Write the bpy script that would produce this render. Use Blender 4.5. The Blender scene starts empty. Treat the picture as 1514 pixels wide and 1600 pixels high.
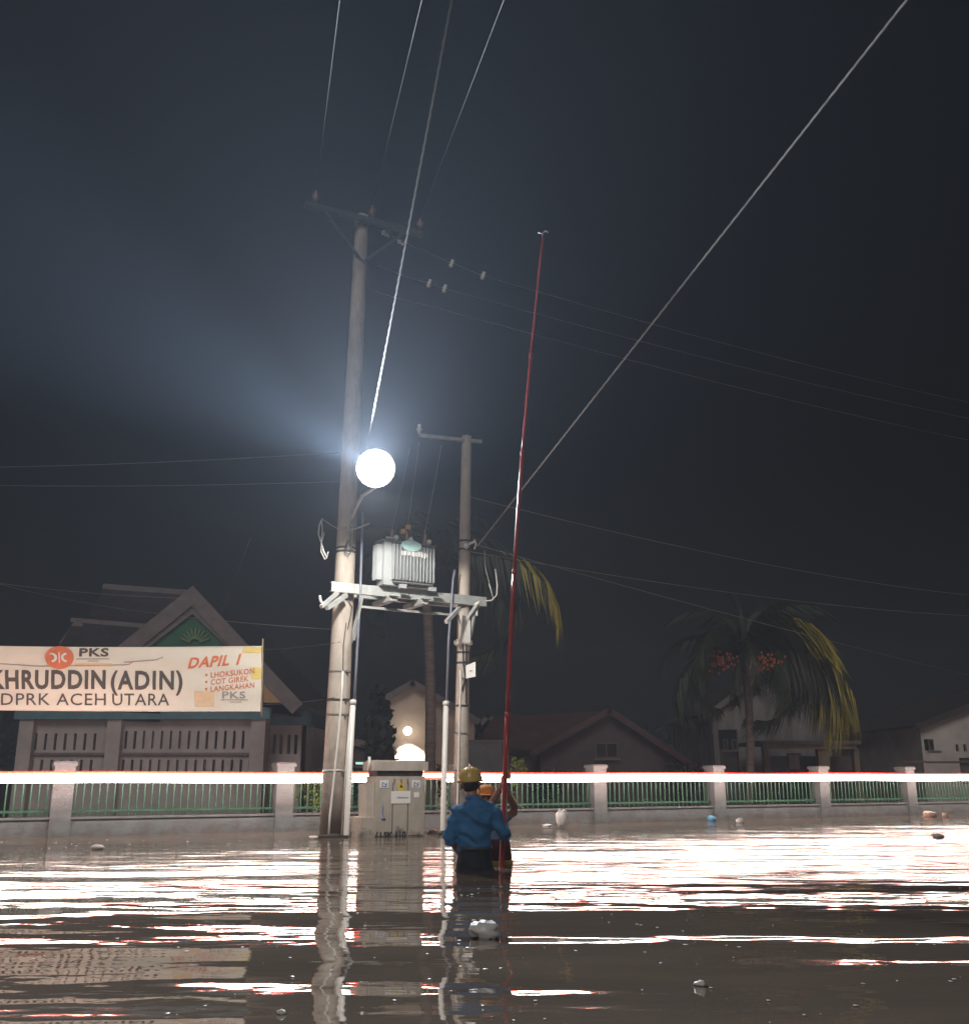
import bpy, bmesh, math, random
from mathutils import Vector, Matrix, noise
random.seed(7)
R = math.radians
SC = bpy.context.scene
COL = SC.collection

# ------------------------------------------------------------------ camera
CAM_Z = 0.80
PITCH = R(14.92)
F = 1550.0                      # focal length in pixels of the 1514x1600 photograph
cam_d = bpy.data.cameras.new('camera')
cam_d.sensor_fit = 'VERTICAL'; cam_d.sensor_height = 24.0; cam_d.lens = 24.0 * F / 1600.0
cam_d.clip_start = 0.05; cam_d.clip_end = 600
cam = bpy.data.objects.new('camera', cam_d); COL.objects.link(cam)
cam.location = (0, 0, CAM_Z); cam.rotation_euler = (R(90) + PITCH, 0, 0)
SC.camera = cam

# ------------------------------------------------------------------ night sky, weak town light, exposure
w = bpy.data.worlds.new('World'); SC.world = w; w.use_nodes = True
nt = w.node_tree; nt.nodes.clear()
sky = nt.nodes.new('ShaderNodeTexSky'); sky.sky_type = 'NISHITA'; sky.sun_disc = False
sky.sun_elevation = R(34); sky.sun_rotation = R(188)
hsv = nt.nodes.new('ShaderNodeHueSaturation'); hsv.inputs['Saturation'].default_value = 0.08
bg = nt.nodes.new('ShaderNodeBackground'); bg.inputs['Strength'].default_value = 0.0003
wo = nt.nodes.new('ShaderNodeOutputWorld')
nt.links.new(sky.outputs[0], hsv.inputs['Color']); nt.links.new(hsv.outputs[0], bg.inputs['Color'])
nt.links.new(bg.outputs[0], wo.inputs['Surface'])
sun_d = bpy.data.lights.new('sun', 'SUN'); sun_d.energy = 0.72; sun_d.angle = R(25); sun_d.color = (1.0, 0.93, 0.86)
sun = bpy.data.objects.new('sun', sun_d); COL.objects.link(sun)
sun.rotation_euler = (R(56), 0, R(-8))            # from behind and above the camera
vs = SC.view_settings
vs.view_transform = 'Standard'; vs.look = 'None'; vs.gamma = 1; vs.use_curve_mapping = False; vs.exposure = 0.0
SC.cycles.use_denoising = True
SC.cycles.max_bounces = 6; SC.cycles.volume_bounces = 0
SC.cycles.sample_clamp_indirect = 6

# ------------------------------------------------------------------ helpers
def at(px, py, Y):
    """point on the vertical plane y = Y that the photograph shows at (px, py)"""
    a = px - 757.0; b = 800.0 - py
    dy = F * math.cos(PITCH) - b * math.sin(PITCH)
    dz = F * math.sin(PITCH) + b * math.cos(PITCH)
    t = Y / dy
    return Vector((a * t, Y, CAM_Z + dz * t))

def mat(name, col, rough=0.7, var=0.25, scale=6.0, bump=0.0, bscale=40.0, metal=0.0, emit=None, es=0.0, col2=None, stretch=(1, 1, 1), spec=0.5):
    m = bpy.data.materials.new(name); m.use_nodes = True
    n = m.node_tree; N = n.nodes; L = n.links
    p = N['Principled BSDF']
    p.inputs['Roughness'].default_value = rough; p.inputs['Metallic'].default_value = metal
    p.inputs['Specular IOR Level'].default_value = spec
    tc = N.new('ShaderNodeTexCoord'); mp = N.new('ShaderNodeMapping'); mp.inputs['Scale'].default_value = stretch
    L.new(tc.outputs['Object'], mp.inputs['Vector'])
    nz = N.new('ShaderNodeTexNoise'); nz.inputs['Scale'].default_value = scale; nz.inputs['Detail'].default_value = 6
    nz.inputs['Roughness'].default_value = 0.65
    L.new(mp.outputs[0], nz.inputs['Vector'])
    rp = N.new('ShaderNodeValToRGB'); rp.color_ramp.elements[0].position = 0.3; rp.color_ramp.elements[1].position = 0.7
    c2 = col2 if col2 else tuple(c * (1 - var) for c in col)
    c1 = col if col2 else tuple(min(1, c * (1 + var * 0.6)) for c in col)
    rp.color_ramp.elements[0].color = (*c2, 1); rp.color_ramp.elements[1].color = (*c1, 1)
    L.new(nz.outputs['Fac'], rp.inputs['Fac']); L.new(rp.outputs['Color'], p.inputs['Base Color'])
    if bump:
        nb = N.new('ShaderNodeTexNoise'); nb.inputs['Scale'].default_value = bscale; nb.inputs['Detail'].default_value = 4
        L.new(mp.outputs[0], nb.inputs['Vector'])
        bp = N.new('ShaderNodeBump'); bp.inputs['Strength'].default_value = bump; bp.inputs['Distance'].default_value = 0.01
        L.new(nb.outputs['Fac'], bp.inputs['Height']); L.new(bp.outputs[0], p.inputs['Normal'])
    if emit:
        p.inputs['Emission Color'].default_value = (*emit, 1); p.inputs['Emission Strength'].default_value = es
    return m

M = {}
M['concrete'] = mat('pole_concrete', (0.46, 0.40, 0.34), 0.85, 0.35, 3.0, 0.5, 60, stretch=(1.5, 1.5, 0.45))
M['concrete_wet'] = mat('stained_concrete', (0.17, 0.145, 0.14), 0.7, 0.5, 5.0, 0.6, 60)
M['galv'] = mat('galvanised_steel', (0.50, 0.52, 0.50), 0.45, 0.2, 9, 0.1, 80, metal=0.25)
M['galv_dark'] = mat('weathered_steel', (0.22, 0.21, 0.20), 0.6, 0.35, 12, 0.2, 80, metal=0.3)
M['tank'] = mat('transformer_paint', (0.36, 0.38, 0.385), 0.45, 0.15, 5, 0.1, 60)
M['gap_shade'] = mat('radiator_gap_shade', (0.025, 0.025, 0.028), 0.7, 0.2, 8)  # shade of the gaps held in the colour
M['dark'] = mat('dark_metal', (0.05, 0.05, 0.055), 0.5, 0.3, 12)
M['rubber'] = mat('black_cable', (0.035, 0.035, 0.04), 0.5, 0.3, 20)
M['porcelain'] = mat('brown_porcelain', (0.20, 0.12, 0.10), 0.2, 0.2, 8)
M['wporc'] = mat('pale_porcelain', (0.75, 0.74, 0.70), 0.2, 0.12, 8)
M['amber'] = mat('amber_cap', (0.75, 0.42, 0.08), 0.4, 0.2, 8)
M['pvc'] = mat('white_pvc', (0.72, 0.70, 0.66), 0.4, 0.12, 5, stretch=(1, 1, .3))
M['pipe_blue'] = mat('grey_blue_pipe', (0.18, 0.19, 0.24), 0.4, 0.2, 6)
M['wire'] = mat('bare_aluminium_wire', (0.26, 0.25, 0.24), 0.5, 0.2, 30, metal=0.3)
M['high_wire'] = mat('dimmed_high_wire', (0.010, 0.010, 0.009), 0.6, 0.2, 30)  # colour darkened to offset the lamp beams on these wires
M['stay'] = mat('stay_cable_sheath', (0.34, 0.33, 0.31), 0.5, 0.35, 4)
M['bundle'] = mat('bundled_cable', (0.045, 0.043, 0.04), 0.5, 0.2, 30)
M['cable_pale'] = mat('pale_cable', (0.62, 0.60, 0.56), 0.5, 0.2, 30)
M['sign_white'] = mat('white_sign_plate', (0.8, 0.79, 0.76), 0.4, 0.06, 5)
M['cab'] = mat('cabinet_paint', (0.47, 0.41, 0.35), 0.65, 0.22, 5, 0.3, 50, stretch=(1, 1, .5))
M['cab_side'] = M['cab']
M['cab_groove'] = mat('cabinet_groove', (0.14, 0.12, 0.11), 0.8, 0.3, 12)
M['yellow_st'] = mat('yellow_sticker', (0.70, 0.50, 0.06), 0.5, 0.15, 15)
M['blue_st'] = mat('blue_print', (0.16, 0.22, 0.42), 0.5, 0.3, 30)
M['black_ink'] = mat('black_paint', (0.03, 0.03, 0.035), 0.7, 0.3, 20)
M['grey_ink'] = mat('grey_print', (0.42, 0.42, 0.44), 0.7, 0.2, 20)
M['red_pole'] = mat('red_fibreglass', (0.40, 0.045, 0.04), 0.28, 0.25, 4)
M['fence_c'] = mat('fence_render', (0.108, 0.118, 0.122), 0.85, 0.25, 4, 0.4, 40)
M['picket'] = mat('green_fence_paint', (0.025, 0.085, 0.05), 0.45, 0.35, 8)
M['trail_w'] = mat('white_trail_glow', (0.8, 0.8, 0.8), 0.5, 0.02, 5, emit=(1.0, 0.95, 0.84), es=34)  # glow imitates the light trails of passing vehicles
M['trail_r'] = mat('red_trail_glow', (0.8, 0.2, 0.1), 0.5, 0.02, 5, emit=(1.0, 0.014, 0.006), es=20)
M['banner'] = mat('banner_vinyl', (0.80, 0.73, 0.62), 0.65, 0.05, 2)
M['b_dark'] = mat('banner_dark_print', (0.10, 0.085, 0.075), 0.7, 0.1, 10)
M['b_orange'] = mat('banner_orange_print', (0.72, 0.20, 0.09), 0.7, 0.1, 10)
M['b_pale'] = mat('banner_pale_orange_print', (0.80, 0.58, 0.36), 0.7, 0.1, 10)
M['b_yellow'] = mat('banner_yellow_print', (0.85, 0.66, 0.22), 0.7, 0.1, 10)
M['b_grey'] = mat('banner_grey_print', (0.33, 0.32, 0.30), 0.7, 0.1, 10)
M['wood'] = mat('raw_stick', (0.35, 0.28, 0.20), 0.8, 0.3, 20)
M['skin'] = mat('brown_skin', (0.34, 0.18, 0.115), 0.5, 0.15, 12)
M['hair'] = mat('black_hair', (0.02, 0.018, 0.018), 0.6, 0.4, 60, 0.5, 200)
M['shirt'] = mat('blue_work_shirt', (0.035, 0.16, 0.36), 0.8, 0.28, 7, 0.6, 14)
M['pants'] = mat('black_trousers', (0.014, 0.014, 0.018), 0.8, 0.3, 10)
M['helmet'] = mat('yellow_helmet_shell', (0.62, 0.42, 0.12), 0.28, 0.12, 7)
M['shirt2'] = mat('pale_blue_shirt', (0.22, 0.34, 0.55), 0.8, 0.25, 10, 0.4, 20)
M['shorts2'] = mat('maroon_trousers', (0.13, 0.035, 0.035), 0.8, 0.3, 10)
M['waterline_ring'] = mat('yellow_ring', (0.75, 0.52, 0.12), 0.7, 0.15, 12)
M['orange'] = mat('orange_cap_cloth', (0.72, 0.27, 0.05), 0.7, 0.2, 10)
M['wall_l'] = mat('cream_wall', (0.44, 0.40, 0.39), 0.85, 0.2, 1.5, 0.2, 30)
M['wall_teal'] = mat('teal_trim_wall', (0.12, 0.22, 0.26), 0.8, 0.25, 2)
M['green_gable'] = mat('green_gable_board', (0.028, 0.13, 0.07), 0.7, 0.3, 2)
M['emblem'] = mat('pale_emblem_relief', (0.14, 0.24, 0.11), 0.7, 0.15, 3)
M['barge'] = mat('pale_bargeboard', (0.19, 0.165, 0.165), 0.8, 0.25, 3)
M['roof'] = mat('brown_roof_tiles', (0.055, 0.045, 0.048), 0.7, 0.35, 3, 0.6, 15)
M['roof_red'] = mat('red_roof_tiles', (0.075, 0.035, 0.035), 0.7, 0.35, 3, 0.6, 15)
M['orange_gable'] = mat('orange_gable_render', (0.42, 0.27, 0.15), 0.8, 0.2, 3)
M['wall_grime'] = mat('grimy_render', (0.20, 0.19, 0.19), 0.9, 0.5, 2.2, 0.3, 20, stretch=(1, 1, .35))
M['wall_w'] = mat('white_render', (0.52, 0.49, 0.47), 0.85, 0.25, 1.2, 0.3, 20)
M['wall_m'] = mat('beige_render', (0.52, 0.44, 0.38), 0.85, 0.15, 1.2, 0.3, 20)
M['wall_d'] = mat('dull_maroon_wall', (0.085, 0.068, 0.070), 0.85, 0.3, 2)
M['wall_y'] = mat('ochre_render', (0.20, 0.155, 0.11), 0.85, 0.25, 2)
M['glass'] = mat('dark_window_glass', (0.02, 0.022, 0.026), 0.12, 0.2, 4)
M['wframe'] = mat('brown_window_frame', (0.10, 0.08, 0.07), 0.6, 0.3, 6)
M['lit'] = mat('lit_window_pane', (0.8, 0.8, 0.7), 0.5, 0.02, 4, emit=(1.0, 0.97, 0.86), es=3.2)
M['lit_cyan'] = mat('lit_greenish_lamp', (0.6, 0.8, 0.7), 0.5, 0.02, 4, emit=(0.55, 0.95, 0.80), es=0.9)
M['bulb'] = mat('lit_warm_globe', (0.9, 0.85, 0.7), 0.5, 0.02, 4, emit=(1.0, 0.86, 0.66), es=14)
M['lens'] = mat('lit_floodlight_lens', (0.9, 0.9, 0.9), 0.4, 0.02, 4, emit=(0.95, 0.98, 1.0), es=60)
M['trunk'] = mat('palm_trunk_bark', (0.16, 0.13, 0.115), 0.9, 0.4, 3, 0.9, 12, stretch=(1, 1, 6))
M['frond'] = mat('palm_frond_green', (0.026, 0.034, 0.015), 0.55, 0.35, 1.5)
M['frond_lit'] = mat('palm_frond_lit_yellow', (0.38, 0.34, 0.045), 0.55, 0.35, 1.2)  # lit yellow look of the fronds put into the leaf colour
M['fruit'] = mat('orange_palm_fruit', (0.40, 0.12, 0.045), 0.5, 0.3, 4)
M['leaf_dark'] = mat('dark_tree_leaf', (0.022, 0.03, 0.022), 0.7, 0.4, 3)
M['leaf_lime'] = mat('lime_shrub_leaf', (0.30, 0.42, 0.07), 0.6, 0.35, 4)
M['bag'] = mat('crumpled_plastic', (0.75, 0.74, 0.72), 0.35, 0.1, 10)
M['bag_g'] = mat('greenish_plastic', (0.45, 0.58, 0.48), 0.35, 0.15, 10)
M['bag_b'] = mat('blue_plastic', (0.16, 0.38, 0.62), 0.35, 0.15, 10)
M['bag_o'] = mat('peach_plastic', (0.70, 0.48, 0.38), 0.4, 0.15, 10)
M['bag_p'] = mat('mauve_plastic', (0.38, 0.34, 0.38), 0.4, 0.15, 10)
M['debris'] = mat('sodden_debris', (0.05, 0.042, 0.04), 0.7, 0.4, 20)
M['plank'] = mat('pale_driftwood', (0.34, 0.29, 0.25), 0.8, 0.3, 15)
M['foam'] = mat('white_foam_and_glint', (0.72, 0.70, 0.66), 0.5, 0.1, 30)
M['mud'] = mat('road_bed_mud', (0.10, 0.08, 0.06), 0.9, 0.3, 2)

class MB:
    """collects primitives into one mesh"""
    def __init__(s): s.v = []; s.f = []; s.mi = []; s.cur = 0; s.sm = []
    def add(s, vs_, fs, smooth=False):
        o = len(s.v); s.v += [Vector(v) for v in vs_]
        for f in fs: s.f.append([i + o for i in f]); s.mi.append(s.cur); s.sm.append(smooth)
    def box(s, c, d, ax=None):
        """centre, full size, optional (u, v, w) axes"""
        u, v, w_ = ax if ax else (Vector((1, 0, 0)), Vector((0, 1, 0)), Vector((0, 0, 1)))
        c = Vector(c); P = []
        for k in (-.5, .5):
            for j in (-.5, .5):
                for i in (-.5, .5): P.append(c + u * d[0] * i + v * d[1] * j + w_ * d[2] * k)
        s.add(P, [(0, 2, 3, 1), (4, 5, 7, 6), (0, 1, 5, 4), (2, 6, 7, 3), (0, 4, 6, 2), (1, 3, 7, 5)])
    def bar(s, a, b, wd, h=None, up=Vector((0, 0, 1))):
        a = Vector(a); b = Vector(b); w_ = (b - a); l = w_.length; w_.normalize()
        sd = w_.cross(up)
        if sd.length < 1e-4: sd = Vector((1, 0, 0))
        sd.normalize(); u2 = sd.cross(w_)
        s.box((a + b) / 2, (wd, l, h or wd), (sd, w_, u2))
    def tube(s, pts, r, n=8, cap=True):
        pts = [Vector(p) for p in pts]; m = len(pts)
        rr = r if isinstance(r, (list, tuple)) else [r] * m
        P = []; prev = None
        for i in range(m):
            t = (pts[min(i + 1, m - 1)] - pts[max(i - 1, 0)]); t.normalize()
            if prev is None:
                a = Vector((0, 0, 1)) if abs(t.z) < .9 else Vector((1, 0, 0))
                x = t.cross(a).normalized()
            else:
                x = (prev - t * prev.dot(t)).normalized()
            prev = x; y = t.cross(x)
            for k in range(n):
                an = 2 * math.pi * k / n
                P.append(pts[i] + (x * math.cos(an) + y * math.sin(an)) * rr[i])
        fs = [(i * n + k, i * n + (k + 1) % n, (i + 1) * n + (k + 1) % n, (i + 1) * n + k) for i in range(m - 1) for k in range(n)]
        if cap: fs += [tuple(reversed(range(n))), tuple(range((m - 1) * n, m * n))]
        s.add(P, fs, n > 5)
    def lathe(s, base, prof, n=16, axis=Vector((0, 0, 1))):
        """profile [(radius, height)]"""
        base = Vector(base); ax = axis.normalized()
        s.tube([base + ax * (h + i * 1e-5) for i, (r, h) in enumerate(prof)], [max(r, 1e-4) for r, h in prof], n)
    def blob(s, c, rad, n=10, seed=0, amp=.25, fr=2.0):
        c = Vector(c); P = []; fs = []; m = n // 2 + 1
        for j in range(m + 1):
            th = math.pi * j / m
            for i in range(n):
                ph = 2 * math.pi * i / n
                d = Vector((math.sin(th) * math.cos(ph), math.sin(th) * math.sin(ph), math.cos(th)))
                k = 1 + amp * noise.noise(d * fr + Vector((seed * 3.7, seed, 0))) * 2
                P.append(c + Vector((d.x * rad[0], d.y * rad[1], d.z * rad[2])) * k)
        for j in range(m):
            for i in range(n): fs.append((j * n + i, (j + 1) * n + i, (j + 1) * n + (i + 1) % n, j * n + (i + 1) % n))
        s.add(P, fs, True)
    def etube(s, rings, n=20):
        """elliptical loft: rings of (centre, half width, half depth)"""
        P_ = []; m = len(rings)
        for i, (c, rx, ry) in enumerate(rings):
            t = Vector(rings[min(i + 1, m - 1)][0]) - Vector(rings[max(i - 1, 0)][0]); t.normalize()
            x = Vector((1, 0, 0)) - t * t.x; x = x.normalized() if x.length > .3 else Vector((0, 1, 0)); y = t.cross(x).normalized()
            for k in range(n):
                an = 2 * math.pi * k / n; P_.append(Vector(c) + x * math.cos(an) * rx + y * math.sin(an) * ry)
        s.add(P_, [(i * n + k, i * n + (k + 1) % n, (i + 1) * n + (k + 1) % n, (i + 1) * n + k) for i in range(m - 1) for k in range(n)] + [tuple(reversed(range(n))), tuple(range((m - 1) * n, m * n))], True)
    def poly(s, pts): s.add(pts, [tuple(range(len(pts)))])
    def prism(s, pts, d):
        """polygon extruded along vector d"""
        n = len(pts); pts = [Vector(p) for p in pts]; d = Vector(d)
        s.add(pts + [p + d for p in pts], [tuple(range(n)), tuple(reversed(range(n, 2 * n)))] + [(i, i + n, (i + 1) % n + n, (i + 1) % n) for i in range(n)])
    def mesh(s, name, mats):
        me = bpy.data.meshes.new(name); me.from_pydata(s.v, [], s.f)
        for m in (mats if isinstance(mats, (list, tuple)) else [mats]): me.materials.append(m)
        me.polygons.foreach_set('material_index', s.mi); me.polygons.foreach_set('use_smooth', s.sm)
        bm = bmesh.new(); bm.from_mesh(me); bmesh.ops.recalc_face_normals(bm, faces=bm.faces); bm.to_mesh(me); bm.free()
        me.update(); return me
    def build(s, name, mats, parent=None, label=None):
        if parent is not None:
            inv = Vector(parent_origin(parent)); s.v = [v - inv for v in s.v]
        o = bpy.data.objects.new(name, s.mesh(name, mats)); COL.objects.link(o)
        if parent is not None: o.parent = parent
        if label: o['label'] = label
        return o
def parent_origin(p):
    l = Vector(p.location)
    while p.parent is not None: p = p.parent; l = l + p.location
    return l
def tag(o, label=None, cat=None, group=None, kind=None):
    if label: o['label'] = label
    if cat: o['category'] = cat
    if group: o['group'] = group
    if kind: o['kind'] = kind
    return o
def thing(name, loc, label, cat, group=None):
    o = bpy.data.objects.new(name, None); COL.objects.link(o); o.location = loc; o.empty_display_size = 0.2
    return tag(o, label, cat, group)
def single(mb, name, mats, label, cat, group=None, origin=None):
    """one-mesh thing whose origin sits at its base"""
    c = Vector(origin) if origin is not None else Vector((sum(v.x for v in mb.v) / len(mb.v), sum(v.y for v in mb.v) / len(mb.v), min(v.z for v in mb.v)))
    mb.v = [v - c for v in mb.v]
    o = bpy.data.objects.new(name, mb.mesh(name, mats)); COL.objects.link(o); o.location = c
    return tag(o, label, cat, group)
def inst(name, me, parent, loc=(0, 0, 0), rot=(0, 0, 0), scale=(1, 1, 1)):
    o = bpy.data.objects.new(name, me); COL.objects.link(o); o.parent = parent
    o.location = loc; o.rotation_euler = rot; o.scale = scale; return o
def sagline(a, b, sag=0.0, n=16):
    a = Vector(a); b = Vector(b)
    return [a.lerp(b, i / n) - Vector((0, 0, 4 * sag * (i / n) * (1 - i / n))) for i in range(n + 1)]
def text_mesh(body, size, bold=0.0, shear=0.0, spacing=1.0, wide=1.0, width=None):
    """flat lettering in the xz plane, origin at the left end of its base line"""
    cu = bpy.data.curves.new('t', 'FONT'); cu.body = body; cu.size = size; cu.offset = bold; cu.shear = shear
    cu.space_character = spacing; cu.resolution_u = 3
    o = bpy.data.objects.new('t', cu); COL.objects.link(o)
    dg = bpy.context.evaluated_depsgraph_get(); dg.update()
    me = bpy.data.meshes.new_from_object(o.evaluated_get(dg)); COL.objects.unlink(o); bpy.data.objects.remove(o)
    vs_ = [v.co.copy() for v in me.vertices]; fs = [tuple(p.vertices) for p in me.polygons]
    x0 = min(v.x for v in vs_); x1 = max(v.x for v in vs_)
    k = (width / (x1 - x0)) if width else wide
    bm = bmesh.new(); bv = [bm.verts.new(v) for v in vs_]
    for f in fs:
        try: bm.faces.new([bv[i] for i in f])
        except ValueError: pass
    y0 = min(v.y for v in vs_); y1 = max(v.y for v in vs_); stp = (y1 - y0) / 5
    for ax, lo, hi in ((0, x0, x1), (1, y0, y1)):
        q = lo + stp
        while q < hi:
            bmesh.ops.bisect_plane(bm, geom=bm.verts[:] + bm.edges[:] + bm.faces[:], dist=1e-6, plane_co=(q, 0, 0) if ax == 0 else (0, q, 0), plane_no=(1, 0, 0) if ax == 0 else (0, 1, 0)); q += stp
    bm.verts.index_update(); r_ = [((v.co.x - x0) * k, v.co.y) for v in bm.verts], [tuple(v.index for v in f.verts) for f in bm.faces]; bm.free()
    return r_

# haze, water, bed ---------------------------------------------------------------------------------
g = MB(); g.box((0, 35, -0.9), (200, 110, 0.2)); tag(g.build('ground', M['mud']), kind='structure')

def water_material():
    m = bpy.data.materials.new('muddy_flood_water'); m.use_nodes = True
    N = m.node_tree.nodes; L = m.node_tree.links; p = N['Principled BSDF']
    p.inputs['Roughness'].default_value = 0.035; p.inputs['IOR'].default_value = 1.36
    geo = N.new('ShaderNodeNewGeometry')
    def noise_h(scale, stretch, detail, loc=(0, 0, 0), rough=0.5, rot=0.0, dist=0.0):
        mp = N.new('ShaderNodeMapping'); mp.inputs['Scale'].default_value = stretch; mp.inputs['Location'].default_value = loc
        mp.inputs['Rotation'].default_value = (0, 0, rot)
        L.new(geo.outputs['Position'], mp.inputs['Vector'])
        t = N.new('ShaderNodeTexNoise'); t.inputs['Scale'].default_value = scale; t.inputs['Detail'].default_value = detail
        t.inputs['Roughness'].default_value = rough; t.inputs['Distortion'].default_value = dist
        L.new(mp.outputs[0], t.inputs['Vector']); return t.outputs['Fac']
    def mul(a, b):
        n = N.new('ShaderNodeMath'); n.operation = 'MULTIPLY'
        for i, x in enumerate((a, b)):
            if isinstance(x, (int, float)): n.inputs[i].default_value = x
            else: L.new(x, n.inputs[i])
        return n.outputs[0]
    def add(a, b):
        n = N.new('ShaderNodeMath'); n.operation = 'ADD'; L.new(a, n.inputs[0]); L.new(b, n.inputs[1]); return n.outputs[0]
    swell = mul(noise_h(1.0, (0.22, 1.0, 1), 1.0, (3, 1, 0), rot=R(-4)), SWELL)
    wavelet = mul(noise_h(3.2, (0.38, 1.0, 1), 2.0, (9, 4, 0), rot=R(7)), WAVELET)
    ripple = noise_h(17.0, (0.55, 1.0, 1), 2.0, (1, 7, 0))
    patch = noise_h(0.5, (0.5, 1.0, 1), 2.0, (5, 5, 0))
    pr = N.new('ShaderNodeMapRange'); pr.inputs['From Min'].default_value = 0.42; pr.inputs['From Max'].default_value = 0.62
    pr.inputs['To Min'].default_value = 0.15; pr.inputs['To Max'].default_value = 1.0
    L.new(patch, pr.inputs['Value'])
    ripple = mul(mul(ripple, pr.outputs[0]), RIPPLE)
    sx = N.new('ShaderNodeSeparateXYZ'); L.new(geo.outputs['Position'], sx.inputs[0])
    st = N.new('ShaderNodeMapRange'); st.interpolation_type = 'SMOOTHSTEP'; L.new(sx.outputs['Y'], st.inputs['Value'])
    st.inputs['From Min'].default_value = 4.5; st.inputs['From Max'].default_value = 10.0; st.inputs['To Min'].default_value = 0.42; st.inputs['To Max'].default_value = 1.0
    sw = N.new('ShaderNodeMapRange'); sw.interpolation_type = 'SMOOTHSTEP'; L.new(sx.outputs['Y'], sw.inputs['Value'])
    sw.inputs['From Min'].default_value = 5.0; sw.inputs['From Max'].default_value = 10.0; sw.inputs['To Min'].default_value = 1.25; sw.inputs['To Max'].default_value = 0.6
    swell = mul(swell, sw.outputs[0]); wavelet = mul(wavelet, st.outputs[0]); ripple = mul(ripple, st.outputs[0])
    ro = N.new('ShaderNodeMapRange'); ro.interpolation_type = 'SMOOTHSTEP'; L.new(sx.outputs['Y'], ro.inputs['Value'])
    ro.inputs['From Min'].default_value = 6.0; ro.inputs['From Max'].default_value = 9.5; ro.inputs['To Min'].default_value = 0.03; ro.inputs['To Max'].default_value = 0.11
    L.new(ro.outputs[0], p.inputs['Roughness'])
    h = add(add(swell, wavelet), ripple)
    b = N.new('ShaderNodeBump'); b.inputs['Strength'].default_value = 1.0; b.inputs['Distance'].default_value = 1.0
    L.new(h, b.inputs['Height']); L.new(b.outputs[0], p.inputs['Normal'])
    c = noise_h(0.8, (0.5, 1.3, 1), 4.0, (2, 2, 0), 0.6)
    rp = N.new('ShaderNodeValToRGB'); rp.color_ramp.elements[0].position = 0.3; rp.color_ramp.elements[1].position = 0.7
    rp.color_ramp.elements[0].color = (0.094, 0.070, 0.051, 1); rp.color_ramp.elements[1].color = (0.150, 0.113, 0.084, 1)
    L.new(c, rp.inputs['Fac']); L.new(rp.outputs[0], p.inputs['Base Color'])
    return m
SWELL, WAVELET, RIPPLE = 0.060, 0.0165, 0.0011
M['water'] = water_material()
g = MB(); g.poly([(-99, -19, 0), (99, -19, 0), (99, 89, 0), (-99, 89, 0)])
tag(g.build('flood_water', M['water']), kind='structure')

hz = bpy.data.materials.new('glow_haze'); hz.use_nodes = True
hn = hz.node_tree; hn.nodes.remove(hn.nodes['Principled BSDF'])
pv = hn.nodes.new('ShaderNodeVolumePrincipled'); pv.inputs['Color'].default_value = (0.74, 0.84, 1.0, 1)
pv.inputs['Density'].default_value = 0.0025; pv.inputs['Anisotropy'].default_value = 0.0
hn.links.new(pv.outputs[0], hn.nodes['Material Output'].inputs['Volume'])
g = MB(); g.box((0, 35, 5.0), (204, 114, 14.0)); o = g.build('haze', hz); tag(o, kind='stuff')  # haze added so the glare spots draw a glow round the lamp
o['label'] = 'thin haze added over the flooded street to carry the glow round the lamp'
# ------------------------------------------------------------------ structure axes
FU = Vector((13.84, 7.4, 0)).normalized()          # direction of the fence, the transformer frame and the cabinet
FN = Vector((FU.y, -FU.x, 0))                      # faces the street
UP = Vector((0, 0, 1))
F0 = Vector((-6.60, 14.0, 0))
def fence_t(px):
    k = (px - 757) / 1604.0
    return (k * F0.y - F0.x) / (FU.x - k * FU.y)
def fp(t, off=0.0, z=0.0): return F0 + FU * t + FN * off + UP * z

# ------------------------------------------------------------------ fence
fence = thing('fence', (F0.x, F0.y, 0), 'long low fence of grey pillars and green pickets on a low wall', 'fence')
ts = [fence_t(p) for p in (100, 443, 716, 931, 1116, 1279, 1414)]
st = (ts[-1] - ts[0]) / 6
ts = [ts[0] - st * 2, ts[0] - st] + ts + [ts[-1] + st, ts[-1] + 2 * st]
pm = MB(); pm.box((0, 0, 0.07), (.27, .27, 1.74), (FU, FN, UP)); pm.box((0, 0, .965), (.31, .31, .05), (FU, FN, UP)); pm.box((0, 0, 1.0), (.29, .29, .010), (FU, FN, UP))
pme = pm.mesh('pillar', M['fence_c'])
km = MB(); km.box((0, 0, .55), (.018, .018, .56), (FU, FN, UP)); km.lathe((0, 0, .83), [(.009, 0), (.014, .01), (.001, .06)], 6)
kme = km.mesh('picket', M['picket'])
for t in ts: inst('pillar', pme, fence, fp(t) - F0)
npick = 0
for a, b in zip(ts[:-1], ts[1:]):
    m = MB(); m.box(fp((a + b) / 2, 0, -.3), (b - a - .27, .16, 1.06), (FU, FN, UP)); m.box(fp((a + b) / 2, 0, .24), (b - a - .272, .20, .03), (FU, FN, UP))
    m.build('low_wall', M['fence_c'], fence)
    for z in (.33, .76):
        m = MB(); m.box(fp((a + b) / 2, 0, z), (b - a - .274, .026, .034), (FU, FN, UP)); m.build('rail', M['picket'], fence)
    n = int((b - a - .27) / .103)
    for i in range(n):
        if npick < 290:
            inst('picket', kme, fence, fp(a + .135 + (b - a - .27) * (i + .5) / n, .001) - F0); npick += 1

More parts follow.
